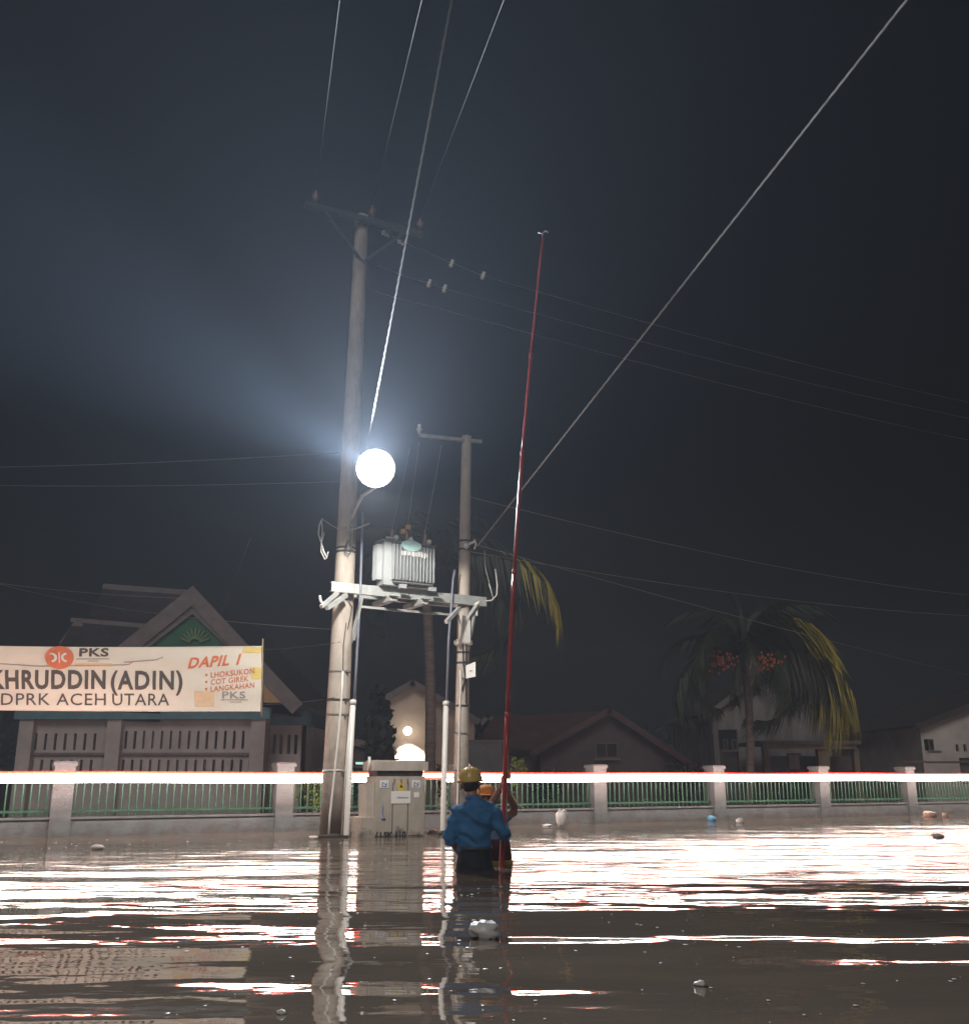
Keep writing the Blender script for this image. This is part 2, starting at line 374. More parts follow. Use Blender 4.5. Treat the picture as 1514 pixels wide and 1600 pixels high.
# the lit strip of passing vehicles, built as glowing tubes before the fence
ls = thing('light_trail', fp(ts[0], .5, .60), 'glowing white light strip with red edge lines left by passing vehicles along the whole fence, built as tubes', 'light strip')
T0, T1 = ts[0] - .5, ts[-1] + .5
def trail(z, r, m_, nm, gaps=()):
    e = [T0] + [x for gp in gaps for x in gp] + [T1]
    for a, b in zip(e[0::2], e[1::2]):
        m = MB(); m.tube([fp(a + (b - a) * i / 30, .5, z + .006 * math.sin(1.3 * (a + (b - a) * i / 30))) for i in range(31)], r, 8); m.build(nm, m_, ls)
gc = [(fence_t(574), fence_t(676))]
trail(.846, .014, M['trail_r'], 'red_line'); trail(.808, .019, M['trail_w'], 'white_trail')
trail(.775, .006, M['trail_r'], 'red_line'); trail(.735, .023, M['trail_w'], 'white_trail', gc)
for t in ts:
    m = MB(); m.box(fp(t, .30, .755), (.03, .36, .03), (FU, FN, UP)); m.build('bracket', M['galv'], ls)  # mounts added to carry the trail tubes

# ------------------------------------------------------------------ poles
LP_B = at(518, 1305, 14.7); LP_B.z = -.8
LP_T = at(566, 338, 14.75)
RP_B = at(718, 1300, 15.6); RP_B.z = -.8
RP_T = at(729, 682, 15.6)
BU = (Vector((RP_B.x, RP_B.y, 0)) - Vector((LP_B.x, LP_B.y, 0))).normalized()
BN = Vector((BU.y, -BU.x, 0))
def on(Pb, Pt, z): return Pb.lerp(Pt, (z - Pb.z) / (Pt.z - Pb.z))
def shaft(pb, pt, r0, r1, z0, z1, n=18, k=20):
    m = MB(); H = pt.z - pb.z
    pts = [on(pb, pt, z0 + (z1 - z0) * i / k) for i in range(k + 1)]
    m.tube(pts, [r0 + (r1 - r0) * (p.z - pb.z) / H for p in pts], n); return m
def rad(pb, pt, r0, r1, z): return r0 + (r1 - r0) * (z - pb.z) / (pt.z - pb.z)
lp = thing('utility_pole', LP_B, 'tall tapering concrete power pole on the left carrying the high crossarm and wires', 'utility pole')
shaft(LP_B, LP_T, .185, .105, .0, LP_T.z).build('shaft', M['concrete'], lp)
shaft(LP_B, LP_T, .187, .107, -.8, 0.0, k=4).build('footing', M['concrete_wet'], lp)
# patchy dirt sleeve left by the water
dm = bpy.data.materials.new('tide_stain'); 
M['concrete'].node_tree.nodes  # base colour stained by height below
def stain(m, z0, z1):
    N = m.node_tree.nodes; L = m.node_tree.links; p = N['Principled BSDF']
    src = p.inputs['Base Color'].links[0].from_socket
    g_ = N.new('ShaderNodeNewGeometry'); sx = N.new('ShaderNodeSeparateXYZ'); L.new(g_.outputs['Position'], sx.inputs[0])
    nz = N.new('ShaderNodeTexNoise'); nz.inputs['Scale'].default_value = 7; nz.inputs['Detail'].default_value = 5
    L.new(g_.outputs['Position'], nz.inputs['Vector'])
    md = N.new('ShaderNodeMath'); md.operation = 'MULTIPLY_ADD'; md.inputs[1].default_value = 1.1; L.new(nz.outputs['Fac'], md.inputs[0]); L.new(sx.outputs['Z'], md.inputs[2])
    mr = N.new('ShaderNodeMapRange'); mr.inputs['From Min'].default_value = z0 + .55; mr.inputs['From Max'].default_value = z1 + .55
    mr.inputs['To Min'].default_value = .75; mr.inputs['To Max'].default_value = 0.0; L.new(md.outputs[0], mr.inputs['Value'])
    mx = N.new('ShaderNodeMix'); mx.data_type = 'RGBA'; L.new(mr.outputs[0], mx.inputs['Factor']); L.new(src, mx.inputs['A'])
    mx.inputs['B'].default_value = (0.085, 0.066, 0.060, 1); L.new(mx.outputs['Result'], p.inputs['Base Color'])
stain(M['concrete'], .45, 1.3); stain(M['fence_c'], -.1, .12); stain(M['cab'], -.15, .10)
bpy.data.materials.remove(dm)
def band(pb, pt, r0, r1, z, parent, m_='dark', h=.03, extra=.006):
    c = on(pb, pt, z); r = rad(pb, pt, r0, r1, z) + extra
    m = MB(); m.lathe(c - UP * h / 2, [(r - .01, 0), (r, 0), (r, h), (r - .01, h)], 18); m.box(c + BN * (r + .012) + BU * .05, (.03, .03, h), (BU, BN, UP))
    m.build('strap', M[m_], parent)
for z in (.95, 1.02): pass
for py, mm in ((1050, 'galv_dark'), (1094, 'dark'), (1117, 'galv_dark'), (1204, 'galv'), (857, 'dark'), (863, 'dark'), (935, 'galv')):
    band(LP_B, LP_T, .185, .105, at(530, py, 14.7).z, lp, mm)
# crossarm
ca = on(LP_B, LP_T, at(566, 348, 14.7).z)
m = MB(); m.box(ca + BN * .16, (2.05, .09, .09), (BU, BN, UP)); m.build('crossarm', M['dark'], lp)
m = MB(); m.bar(ca + BN * .17 + BU * .7 - UP * .05, ca + BN * .1 - UP * .75, .04); m.bar(ca + BN * .17 - BU * .7 - UP * .05, ca + BN * .1 - UP * .75, .04); m.build('arm_brace', M['dark'], lp)
INS = []
for s_, hgt in ((-.85, .24), (.12, .26), (.98, .28)):
    b = ca + BN * .16 + BU * s_ + UP * .045
    m = MB(); m.lathe(b, [(.02, 0), (.02, .06), (.05, .07), (.06, .10), (.035, .11), (.07, .14), (.035, .155), (.055, .185), (.03, .20), (.03, .24), (.001, .25)], 12)
    m.build('insulator', M['porcelain'], lp); INS.append(b + UP * .235)
# conduit hugging the left pole, bent wire, cut strands at its head
def surf(pb, pt, r0, r1, px, py, Y, off=.02):
    z = at(px, py, Y).z; c = on(pb, pt, z); r = rad(pb, pt, r0, r1, z)
    x = at(px, py, c.y - r).x; dx = max(-r * .95, min(r * .95, x - c.x)); return Vector((c.x + dx, c.y - math.sqrt(r * r - dx * dx) - off, z))
m = MB(); m.tube([surf(LP_B, LP_T, .185, .105, a, b, 14.7) for a, b in ((536, 1050), (534, 1090), (530, 1140), (525, 1190), (521, 1230), (516, 1275), (514, 1312))], .016, 8); m.build('thin_conduit', M['pvc'], lp)
m = MB(); m.tube([surf(LP_B, LP_T, .185, .105, a, b, 14.7, .012) for a, b in ((541, 975), (537, 1010), (536, 1055))], .007, 6)
m.tube([surf(LP_B, LP_T, .185, .105, a, b, 14.7, o_) for a, b, o_ in ((540, 938, .02), (546, 942, .05), (551, 950, .06), (547, 965, .03), (543, 985, .01))], .008, 6); m.build('cable_run', M['rubber'], lp)
m = MB()
top = on(LP_B, LP_T, at(541, 826, 14.7).z) - UP * .0 + BN * .16
for k in range(7):
    a_ = k * .9; m.tube([top - UP * .35 + BU * .03 * math.cos(a_), top - UP * .12 + BU * (.04 * math.cos(a_)), top + BU * .05 * math.cos(a_ * 1.3) + UP * .02 * k / 3, top + BU * (.10 * math.cos(a_ * 1.7)) + UP * (.05 - .03 * k / 4)], .006, 6)
m.build('cable_ends', M['cable_pale'], lp)
m = MB()
for k in range(3):
    c = on(LP_B, LP_T, at(541, 855 + 4 * k, 14.7).z); r = .17
    m.tube([c + BN * (.15 + .02 * k) + BU * (.05 * math.cos(t_ * .7) - .02 * k) + UP * (.10 * math.sin(t_ * .7)) for t_ in range(10)], .006, 6)
m.build('tied_cable', M['rubber'], lp)
m = MB(); m.tube([at(541, 829, 14.55), at(556, 826, 14.4), at(577, 818, 14.2)], .012, 6); m.build('stub_arm', M['galv'], lp)

rp = thing('utility_pole', RP_B, 'shorter slim concrete pole on the right with a small white plate and short top crossarm', 'utility pole')
shaft(RP_B, RP_T, .125, .080, 0, RP_T.z).build('shaft', M['concrete'], rp)
shaft(RP_B, RP_T, .127, .082, -.8, 0, k=4).build('footing', M['concrete_wet'], rp)
for py, mm in ((1020, 'dark'), (1036, 'dark'), (1103, 'dark'), (1146, 'galv_dark'), (1203, 'galv_dark'), (846, 'dark'), (859, 'dark')):
    band(RP_B, RP_T, .125, .080, at(722, py, 15.6).z, rp, mm)
rc = on(RP_B, RP_T, at(729, 686, 15.6).z)
m = MB(); a_, b_ = at(655, 680, 15.1), at(752, 690, 15.72); m.bar(a_, b_, .05, .05); m.build('crossarm', M['galv'], rp)
m = MB(); m.lathe(a_ + UP * .02, [(.02, 0), (.035, .05), (.05, .08), (.03, .12), (.04, .15), (.001, .18)], 10); m.build('insulator', M['wporc'], rp)
m = MB(); m.tube([surf(RP_B, RP_T, .125, .08, a, b, 15.6) for a, b in ((719, 1048), (720, 1075), (718, 1120), (717, 1180), (715, 1250), (714, 1305))], .013, 8); m.build('thin_conduit', M['pvc'], rp)
m = MB(); m.tube([surf(RP_B, RP_T, .125, .08, a, b, 15.6, .03) for a, b in ((716, 962), (722, 985), (724, 1040), (727, 1060), (722, 1080))], .009, 6)
m.tube([surf(RP_B, RP_T, .125, .08, 728, b, 15.6, .03) for b in (968, 1000, 1060, 1100)], .007, 6); m.build('cable_run', M['rubber'], rp)
c = on(RP_B, RP_T, at(724, 856, 15.6).z)
m = MB(); m.lathe(c + BN * .11 + Vector((-.02, -.03, 0)), [(.001, -.05), (.04, -.02), (.05, 0), (.035, .02)], 10, BN); m.build('eye_bolt', M['wporc'], rp)
m = MB(); m.bar(at(733, 850, 15.5), at(742, 846, 15.4), .03); m.tube([at(741, 843, 15.4), at(744, 850, 15.4), at(741, 858, 15.4)], .014, 6); m.build('cable_clamp', M['wporc'], rp)
# pale concrete repair collar seen under the beam
cc = on(RP_B, RP_T, at(719, 985, 15.6).z)
m = MB(); m.box(cc + BN * .125 - BU * .02, (.14, .05, .42), (BU, BN, UP)); m.lathe(cc - UP * .22 , [(.12, -.02), (.15, 0), (.15, .05), (.12, .07)], 14); m.build('collar', M['pvc'], rp)
# white plate on the pole
pl = thing('sign_plate', at(735, 1060, 15.3), 'small blank white square plate strapped to the right concrete pole', 'sign')
m = MB(); q = [at(728, 1040, 15.38), at(743, 1034, 15.30), at(743, 1057, 15.30), at(728, 1060, 15.38)]; m.prism(q, (0, .012, 0)); m.build('plate', M['sign_white'], pl)
m = MB(); m.bar(at(733, 1048.5, 15.335), at(738, 1047.5, 15.315), .006, .006); m.build('printed_line', M['black_ink'], pl)
m = MB(); m.bar(at(722, 1036, 15.48), at(730, 1038, 15.39), .012); m.bar(at(722, 1060, 15.48), at(730, 1059, 15.39), .012); m.build('bracket', M['dark'], pl)

# conduits standing beside the poles
def pipe(px0, py0, px1, py1, Y, r, nm, label, mt='pvc', thin=None):
    a = at(px0, py0, Y); b = at(px1, py1, Y); a2 = a - (b - a).normalized() * .8
    t = thing(nm, (a.x, a.y, 0), label, 'pipe')
    m = MB(); m.tube([a2, a, b], r, 14); m.build('pipe', M[mt], t)
    m = MB(); m.lathe(b, [(r + .008, -.06), (r + .008, 0), (r * .5, .012)], 14); m.build('end_cap', M['pvc'], t)
    if thin:
        m = MB(); m.tube([at(x, y, Y + dy) for x, y, dy in thin], .020, 8); m.build('riser', M['pipe_blue'], t)
    return t
pipe(541, 1305, 552, 1094, 14.45, .040, 'conduit_pipe', 'thick white conduit pipe standing against the tall left pole', thin=((554, 1094, 0), (557, 1040, 0), (563, 930, 0.05), (567, 800, .1)))
pipe(692, 1300, 697, 1096, 15.2, .040, 'conduit_pipe', 'thick white conduit pipe standing left of the slim right pole', thin=((698, 1096, 0), (701, 1000, 0), (705, 950, 0.05), (708, 905, .1), (711, 890, .1)))
m = MB(); m.tube([at(534, 1305, 14.4), at(542, 1180, 14.42), at(549, 1094, 14.5)], .012, 8); m.build('ground_rod', M['pvc'], lp)

# ------------------------------------------------------------------ transformer platform
zb = at(518, 917, 14.3).z
a0 = at(518, 916, 14.28); a1 = at(760, 937, 15.62); a1.z = a0.z
PU = (a1 - a0).normalized(); PN = Vector((PU.y, -PU.x, 0))
pf = thing('transformer_platform', (a0.x, a0.y, a0.z), 'pale galvanised beam platform bolted across both concrete poles under the transformer', 'platform')
L_ = (a1 - a0).length
m = MB(); m.box((a0 + a1) / 2, (L_, .012, .145), (PU, PN, UP)); m.box((a0 + a1) / 2 - PN * .036 + UP * .0665, (L_, .06, .012), (PU, PN, UP)); m.box((a0 + a1) / 2 - PN * .036 - UP * .0665, (L_, .06, .012), (PU, PN, UP)); m.build('beam', M['galv'], pf)
bb = (a0 + a1) / 2 - PN * .46 + PU * .12
m = MB(); m.box(bb, (L_ - .55, .012, .11), (PU, PN, UP)); m.box(bb + PN * .035 - UP * .049, (L_ - .55, .06, .012), (PU, PN, UP)); m.build('beam', M['galv'], pf)
for k in (.36, .56):
    c = a0 + PU * L_ * k - UP * .115 - PN * .20
    m = MB(); m.box(c, (.11, .66, .07), (PU, PN, UP)); m.box(c + PN * .36 + UP * .04, (.16, .08, .02), (PU, PN, UP)); m.build('cross_member', M['galv'], pf)
m = MB(); e0 = at(562, 948, 14.75); e1 = at(703, 966, 15.5); e1.z = e0.z - .0; m.bar(e0, e1, .035, .035); m.build('tie_bar', M['galv'], pf)
for (p0, p1, k) in (((528, 926, 14.25), (502, 948, 13.9), .05), ((541, 930, 14.4), (511, 950, 14.0), .06), ((566, 932, 14.35), (553, 1000, 14.6), .035), ((563, 938, 14.9), (549, 1005, 14.75), .03),
                    ((718, 950, 15.2), (697, 972, 14.9), .055), ((746, 946, 15.3), (731, 968, 15.0), .06), ((742, 955, 15.5), (731, 1020, 15.6), .035), ((745, 942, 15.45), (745, 962, 15.4), .03)):
    m = MB(); m.bar(at(*p0), at(*p1), k, k); m.build('brace', M['galv'], pf)
m = MB(); m.tube([at(500, 931, 13.95), at(501, 938, 13.92), at(506, 946, 13.95)], .02, 8); m.tube([at(742, 946, 15.25), at(750, 940, 15.25)], .025, 8); m.build('hook_bolt', M['cable_pale'], pf)
m = MB(); m.tube([at(759, 939, 15.6), at(768, 938, 15.55), at(776, 930, 15.5), at(777, 915, 15.5), at(774, 889, 15.5)], .012, 8)
m.tube([at(771, 937, 15.55), at(768, 925, 15.5), at(764, 912, 15.5)], .008, 6); m.tube([at(767, 920, 15.5), at(759, 890, 15.5), at(757, 860, 15.5)], .005, 6); m.build('bent_cable', M['cable_pale'], pf)

# ------------------------------------------------------------------ transformer
tf0 = at(602, 915, 14.45); tf0 = Vector((tf0.x, tf0.y, a0.z + .075)) - PN * .02
TW, TD, TH = .84, .34, .66
tr = thing('transformer', tf0 + PU * TW / 2 - PN * TD / 2, 'grey finned pole transformer with three bushings resting on the platform', 'transformer')
def tp(u, d, z): return tf0 + PU * u - PN * d + UP * z
AX = (PU, PN, UP)
m = MB(); m.box(tp(TW / 2, TD / 2, TH / 2), (TW, TD - .10, TH), AX); m.build('tank', M['tank'], tr)
m = MB(); m.box(tp(TW / 2 + .03, .066, TH / 2), (TW - .10, .006, TH - .06), AX); m.build('gap_shade_panel', M['gap_shade'], tr)  # dark panel added behind the fins; shade between them put into its colour
m = MB(); m.box(tp(TW / 2, TD / 2, TH + .015), (TW + .08, TD - .06, .03), AX); m.build('lid', M['galv_dark'], tr)
fm = MB(); fm.box((0, 0, 0), (.014, .11, TH - .12), AX); fme = fm.mesh('radiator_fin', M['tank'])
cen = tr.location
nf = 13
for i in range(nf):
    u = .13 + (TW - .17) * i / (nf - 1)
    inst('radiator_fin', fme, tr, tp(u, .012, TH / 2 + .02) - cen)
for i in range(5): inst('radiator_fin', fme, tr, tp(-.03, .12 + .036 * i, TH / 2 + .02) - cen, rot=(0, 0, R(90)))
m = MB(); m.box(tp(.13 + (TW - .17) / 2, .02, .045), (TW - .2, .10, .02), AX); m.build('fin_header', M['galv_dark'], tr)
m = MB(); m.box(tp(.13 + (TW - .17) / 2, .02, TH - .01), (TW - .15, .10, .016), AX); m.build('fin_header', M['galv_dark'], tr)
for u in (.28, .78):
    m = MB(); m.box(tp(u, -.03, -.02), (.11, .06, .06), AX); m.build('foot', M['tank'], tr)
# oval badge and the whitewashed patch across the upper fins
m = MB(); c = tp(.40, -.052, TH - .05); n = 20; m.prism([c + PU * .17 * math.cos(2 * math.pi * i / n) + UP * .085 * math.sin(2 * math.pi * i / n) for i in range(n)], PN * .012)
m.build('oval_badge', mat('pale_mint_badge', (0.45, 0.68, 0.66), 0.5, 0.15, 10), tr)
m = MB(); 
random.seed(3)
for i in range(26):
    u = .25 + .43 * i / 25; h_ = random.uniform(.05, .09); m.box(tp(u + random.uniform(-.006, .006), -.047, TH - .17 + random.uniform(-.01, .01)), (.009, .004, h_), AX)
m.build('faded_lettering', M['sign_white'], tr)
for u, px in ((.18, 0), (.43, 0), (.74, 0)):
    b = tp(u, .16, TH + .03)
    m = MB(); m.lathe(b, [(.05, 0), (.05, .03), (.035, .04), (.05, .07), (.03, .085), (.045, .12), (.028, .135), (.04, .17), (.02, .19), (.02, .25)], 12)
    bo = m.build('bushing', M['porcelain'], tr)
    m = MB(); m.blob(tp(u, .02, TH + .06), (.042, .042, .045), 10, u * 9, .05); m.build('arrester_cap', M['wporc'], tr)
    m = MB(); m.tube([tp(u, .02, TH + .0), tp(u + .03, -.01, TH - .02)], .015, 6); m.build('lead', M['dark'], tr)
for u, h_ in ((.355, .18), (.44, .26)):
    m = MB(); m.box(tp(u, .16, TH + .03 + h_), (.06, .06, .07), AX); m.build('phase_cap', M['amber'], tr)
m = MB(); m.box(tp(.08, .0, TH + .045), (.16, .04, .025), AX); m.build('lifting_lug', M['galv'], tr)
for u, x2, y2 in ((.18, 640, 700), (.43, 655, 690), (.74, 690, 695)):
    m = MB(); m.tube(sagline(tp(u, .16, TH + .28), at(x2, y2, 15.1), .05, 8), .004, 5); single(m, 'jumper_wire', M['wire'], {.18: 'thin jumper wire rising from the left bushing of the transformer', .43: 'thin jumper wire rising from the amber capped middle bushing', .74: 'thin jumper wire rising from the right bushing of the transformer'}[u], 'wire')

# cable loop hanging in the air left of the tall pole
m = MB()
for k, pts in enumerate((((504, 810), (499, 822), (498, 835), (503, 850), (506, 862), (511, 872), (513, 862)), ((503, 812), (504, 830), (502, 850), (502, 862), (508, 874), (512, 868)), ((507, 832), (503, 848), (505, 858), (510, 868)))):
    m.tube([at(x, y, 14.35 + .02 * k) for x, y in pts], .011 - .002 * k, 6)
m.tube([at(504, 811, 14.35), at(520, 822, 14.5), at(536, 830, 14.62)], .005, 6)
single(m, 'cable_loop', M['cable_pale'], 'loose pale cable loop hanging left of the tall pole above the beam', 'cable')

# ------------------------------------------------------------------ street lamp
LC = at(587, 732, 12.4)
lamp = thing('street_lamp', LC, 'round floodlight blazing white on a bracket beside the tall pole', 'street lamp')
AIM = Vector((.05, -1, -.28)).normalized()
m = MB(); m.lathe(LC - AIM * .02, [(.16, -.14), (.20, -.08), (.25, -.04), (.262, 0), (.262, .02), (.245, .02)], 28, AIM); m.build('housing', M['galv_dark'], lamp)
m = MB(); m.lathe(LC, [(.244, 0), (.235, .035), (.19, .075), (.11, .10), (.001, .108)], 28, AIM); m.build('lens', M['lens'], lamp)
m = MB(); m.tube([LC - AIM * .14, LC - AIM * .2 - UP * .25, at(566, 775, 13.4), at(549, 812, 14.5)], .022, 8); m.build('bracket', M['galv'], lamp)
def lamp_light(nm, typ, W, pos, aim=None, col=(0.86, 0.93, 1.0), r=.12, **kw):
    d = bpy.data.lights.new(nm, typ); d.energy = W; d.color = col; d.shadow_soft_size = r
    for k, v in kw.items(): setattr(d, k, v)
    o = bpy.data.objects.new(nm, d); COL.objects.link(o); o.location = pos
    if aim is not None: o.rotation_euler = Vector(aim).to_track_quat('-Z', 'Y').to_euler()
    o.parent = lamp; o.location = Vector(pos) - Vector(lamp.location); return o
WARM = (1.0, .95, .88)
LF = LC + AIM * .14
LF = LC + AIM * .14
LF = LC + AIM * .13
lamp_light('bulb_light', 'POINT', 90, LC + AIM * .22, r=.08, col=(.92, .96, 1))
lamp_light('down_light', 'SPOT', 560, LC + Vector((0, -.02, -.30)), (0.0, .06, -1), WARM, .10, spot_size=R(166), spot_blend=.12)
# added spots that light the haze to imitate lens glare round the lamp
lamp_light('glare_flood', 'SPOT', 10000, LF, (-.02, -1, .30), (.80, .89, 1.0), .05, spot_size=R(134), spot_blend=1.0)
lamp_light('glare_beam', 'SPOT', 1300, LF, (-.05, -.72, .70), (.74, .86, 1.0), .05, spot_size=R(100), spot_blend=1.0)
lamp_light('side_glare', 'SPOT', 11500, LF + AIM * .08, (-1.0, -.62, .44), (.62, .80, 1.0), .04, spot_size=R(46), spot_blend=1.0)

# ------------------------------------------------------------------ distribution cabinet
cb = at(585, 1312, 14.15); cb.z = 0
CA = (FU, FN, UP)
cab = thing('distribution_cabinet', cb + FU * .36, 'beige roadside distribution cabinet with yellow sticker and white label, half under water', 'cabinet')
CW, CD, CH_ = .74, .36, .90
def cp(u, d, z): return cb + FU * u - FN * d + UP * (z * .872 if z > 0 else z)
m = MB(); m.box(cp(CW / 2, CD / 2, 0), (CW, CD, 1.6), CA); m.build('body', M['cab'], cab)
m = MB(); m.box(cp(CW / 2, CD / 2, .96), (CW - .04, CD - .04, .10), CA); m.build('neck', M['cab_groove'], cab)
m = MB(); m.prism([cp(-.045, -.03, 1.005), cp(CW + .035, -.03, 1.005), cp(CW + .035, CD + .03, 1.005), cp(-.045, CD + .03, 1.005)], (0, 0, .122)); m.prism([cp(-.01, .0, 1.145), cp(CW, .0, 1.145), cp(CW, CD, 1.145), cp(-.01, CD, 1.145)], (0, 0, .02)); m.build('roof_cap', M['cab'], cab)
m = MB(); m.box(cp(-.06, CD / 2, .52), (.12, CD * .7, .50), CA); m.build('side_housing', M['cab'], cab)
m = MB(); m.box(cp(-.10, CD / 2, -.27), (.20, CD, 1.06), CA); m.build('side_plinth', M['cab'], cab)
m = MB(); m.tube([cp(-.06, .1, 1.0), cp(-.065, .1, 1.22)], .02, 8); m.build('vent_pipe', M['pvc'], cab)
for u0, u1 in ((.02, .245), (.265, .475), (.495, .72)):
    m = MB(); m.box(cp((u0 + u1) / 2, -.004, .42), (u1 - u0, .012, .70), CA); m.build('door_panel', M['cab'], cab)
for u in (.255, .485):
    m = MB(); m.box(cp(u, -.001, .42), (.012, .006, .70), CA); m.build('groove', M['cab_groove'], cab)
for u in (.27, .375, .47):
    m = MB(); m.box(cp(u, -.014, .845), (.014, .008, .055), CA); m.build('vent_slot', M['cab_groove'], cab)
m = MB(); m.box(cp(.375, -.012, .755), (.085, .004, .13), CA); m.build('yellow_sticker', M['yellow_st'], cab)
m = MB(); m.prism([cp(.375 + .028 * math.sin(a), -.0155, .765 + .034 * math.cos(a)) for a in (0, 2.09, 4.19)], FN * .002); m.build('warning_mark', M['black_ink'], cab)
m = MB(); m.box(cp(.372, -.012, .595), (.29, .006, .165), CA); m.build('white_label', M['sign_white'], cab)
m = MB(); [m.box(cp(.40, -.0165, z), (.17, .002, .005), CA) for z in (.60, .585)]; m.build('printed_line', M['grey_ink'], cab)
for u, nm in ((.12, 'Z'), (.60, 'N')):
    m = MB(); m.box(cp(u, -.0115, .80), (.125, .003, .10), CA); m.build('pale_sticker', M['sign_white'], cab)
    m = MB(); m.box(cp(u - .03, -.0145, .80), (.012, .002, .05), CA); m.bar(cp(u - .02, -.0145, .825), cp(u + .03, -.0145, .785), .004, .01); m.box(cp(u + .035, -.0145, .80), (.012, .002, .05), CA); m.box(cp(u, -.0145, .765), (.08, .002, .01), CA); m.build('blue_print', M['blue_st'], cab)
m = MB(); m.box(cp(.61, -.0125, .63), (.08, .004, .07), CA); m.build('small_label', M['sign_white'], cab)
m = MB(); m.tube([cp(.10, -.012, .50), cp(.112, -.012, .44), cp(.106, -.012, .36), cp(.12, -.012, .29), cp(.10, -.012, .27)], .008, 6); m.tube([cp(.09, -.012, .28), cp(.15, -.012, .275)], .012, 6); m.build('graffiti_mark', M['blue_st'], cab)
vs_, fs = text_mesh('/ LSK 110', .125, .006, width=.46)
m = MB(); m.add([cp(.0 + x, -.016, -.012 + y) for x, y in vs_], fs); m.build('lettering', M['black_ink'], cab)

# ------------------------------------------------------------------ banner
BY = 15.0; BPX = 1550 / (BY * math.cos(PITCH) + 1.2 * math.sin(PITCH))
def bw(x, z): return .012 * noise.noise(Vector((x * 1.1, z * 5, 0))) + .006 * math.sin(z * 16 + x * .8) + .003 * noise.noise(Vector((x * 4, z * 6, 4)))
def bp_(px, py, off=0.0):
    p = at(px, py, BY); p.y += bw(p.x, p.z) - off; return p
ban = thing('banner', at(60, 1110, BY), 'long pale campaign banner with dark block lettering and an orange round logo', 'banner')
XL, XR = -190, 410
def btop(px): return 1010 - 3.0 * (1 - (px / 410)) + 3.5 * math.sin(math.pi * (px - XL) / (XR - XL))
def bbot(px): return 1111 - 3.0 * (1 - (px / 410)) + 1.5 * math.sin(math.pi * (px - XL) / (XR - XL))
m = MB(); nx, nz = 180, 36; P = []
for j in range(nz + 1):
    for i in range(nx + 1):
        px = XL + (XR - XL) * i / nx; P.append(bp_(px, btop(px) + (bbot(px) - btop(px)) * j / nz))
fs = [(j * (nx + 1) + i, j * (nx + 1) + i + 1, (j + 1) * (nx + 1) + i + 1, (j + 1) * (nx + 1) + i) for j in range(nz) for i in range(nx)]
m.add(P, fs, True); m.build('cloth', M['banner'], ban)
m = MB(); m.tube([bp_(XL + (XR - XL) * i / 40, btop(XL + (XR - XL) * i / 40)) for i in range(41)], .008, 6); m.tube([bp_(XL + (XR - XL) * i / 40, bbot(XL + (XR - XL) * i / 40)) for i in range(41)], .008, 6); m.build('hem_cord', M['banner'], ban)
def btext(body, px, py, cap, width, m_, bold=0.0, shear=0.0, tilt=0.0, off=.006, spacing=1.08):
    """cap height, width in photograph pixels, base line starts at (px, py)"""
    vs_, fs = text_mesh(body, 1.0, bold, shear, spacing)
    ys = [y for x, y in vs_]; xs = [x for x, y in vs_]; ky = cap / .70; kx = width / (max(xs) - min(xs))
    m = MB(); m.add([bp_(px + x * kx, py - y * ky - tilt * x * kx, off) for x, y in vs_], fs)
    return m.build('lettering', M[m_], ban)
btext('KHRUDDIN', -14, 1075.5, 28, 180, 'b_dark', .035, spacing=1.12)
btext('(ADIN)', 174, 1076.5, 28, 112, 'b_dark', .03, spacing=1.15)
btext('DPRK', 3, 1101.5, 18.5, 76, 'b_dark', .004)
btext('ACEH', 89, 1101.8, 18.5, 77, 'b_dark', .004)
btext('UTARA', 176, 1102, 18.5, 89, 'b_dark', .004)
btext('PKS', 125, 1025.5, 12.5, 46, 'b_dark', .03)
btext('DAPIL 1', 294, 1044, 15.5, 84, 'b_orange', .03, .3, .08)
for i, tx in enumerate(('LHOKSUKON', 'COT GIREK', 'LANGKAHAN')):
    btext(tx, 330, 1059 + 11 * i, 8.4, (68, 59, 68)[i], 'b_orange', .01, 0, .10)
    m = MB(); c = (323, 1054.5 + 11 * i); m.poly([bp_(c[0] + 2 * math.cos(a * .785), c[1] + 2 * math.sin(a * .785), .006) for a in range(8)]); m.build('bullet', M['b_orange'], ban)
btext('PKS', 348, 1091, 10.5, 36, 'b_grey', .01)
def bquad(x0, y0, x1, y1, m_, nm, off=.004, n=8):
    m = MB(); P = []
    for j in range(5):
        for i in range(n + 1): P.append(bp_(x0 + (x1 - x0) * i / n, y0 + (y1 - y0) * j / 4, off))
    m.add(P, [(j * (n + 1) + i, j * (n + 1) + i + 1, (j + 1) * (n + 1) + i + 1, (j + 1) * (n + 1) + i) for j in range(4) for i in range(n)]); m.build(nm, M[m_], ban)
bquad(118, 1036.5, 176, 1041.5, 'b_pale', 'orange_bar'); bquad(120, 1029, 172, 1030.4, 'b_grey', 'printed_line'); bquad(138, 1032.5, 155, 1033.5, 'b_grey', 'printed_line')
bquad(345, 1093, 388, 1094, 'b_grey', 'printed_line'); bquad(360, 1096.5, 378, 1097.3, 'b_grey', 'printed_line')
bquad(305, 1080, 335, 1104, 'b_pale', 'pale_square'); bquad(380, 1012, 409, 1020, 'b_yellow', 'yellow_patch'); bquad(393, 1043, 409, 1061, 'b_yellow', 'yellow_patch')
m = MB(); m.poly([bp_(94 + 22.5 * math.cos(i * math.pi / 16), 1027.5 + 18 * math.sin(i * math.pi / 16), .012) for i in range(32)]); lg = m.build('round_logo', M['b_orange'], ban)
m = MB()
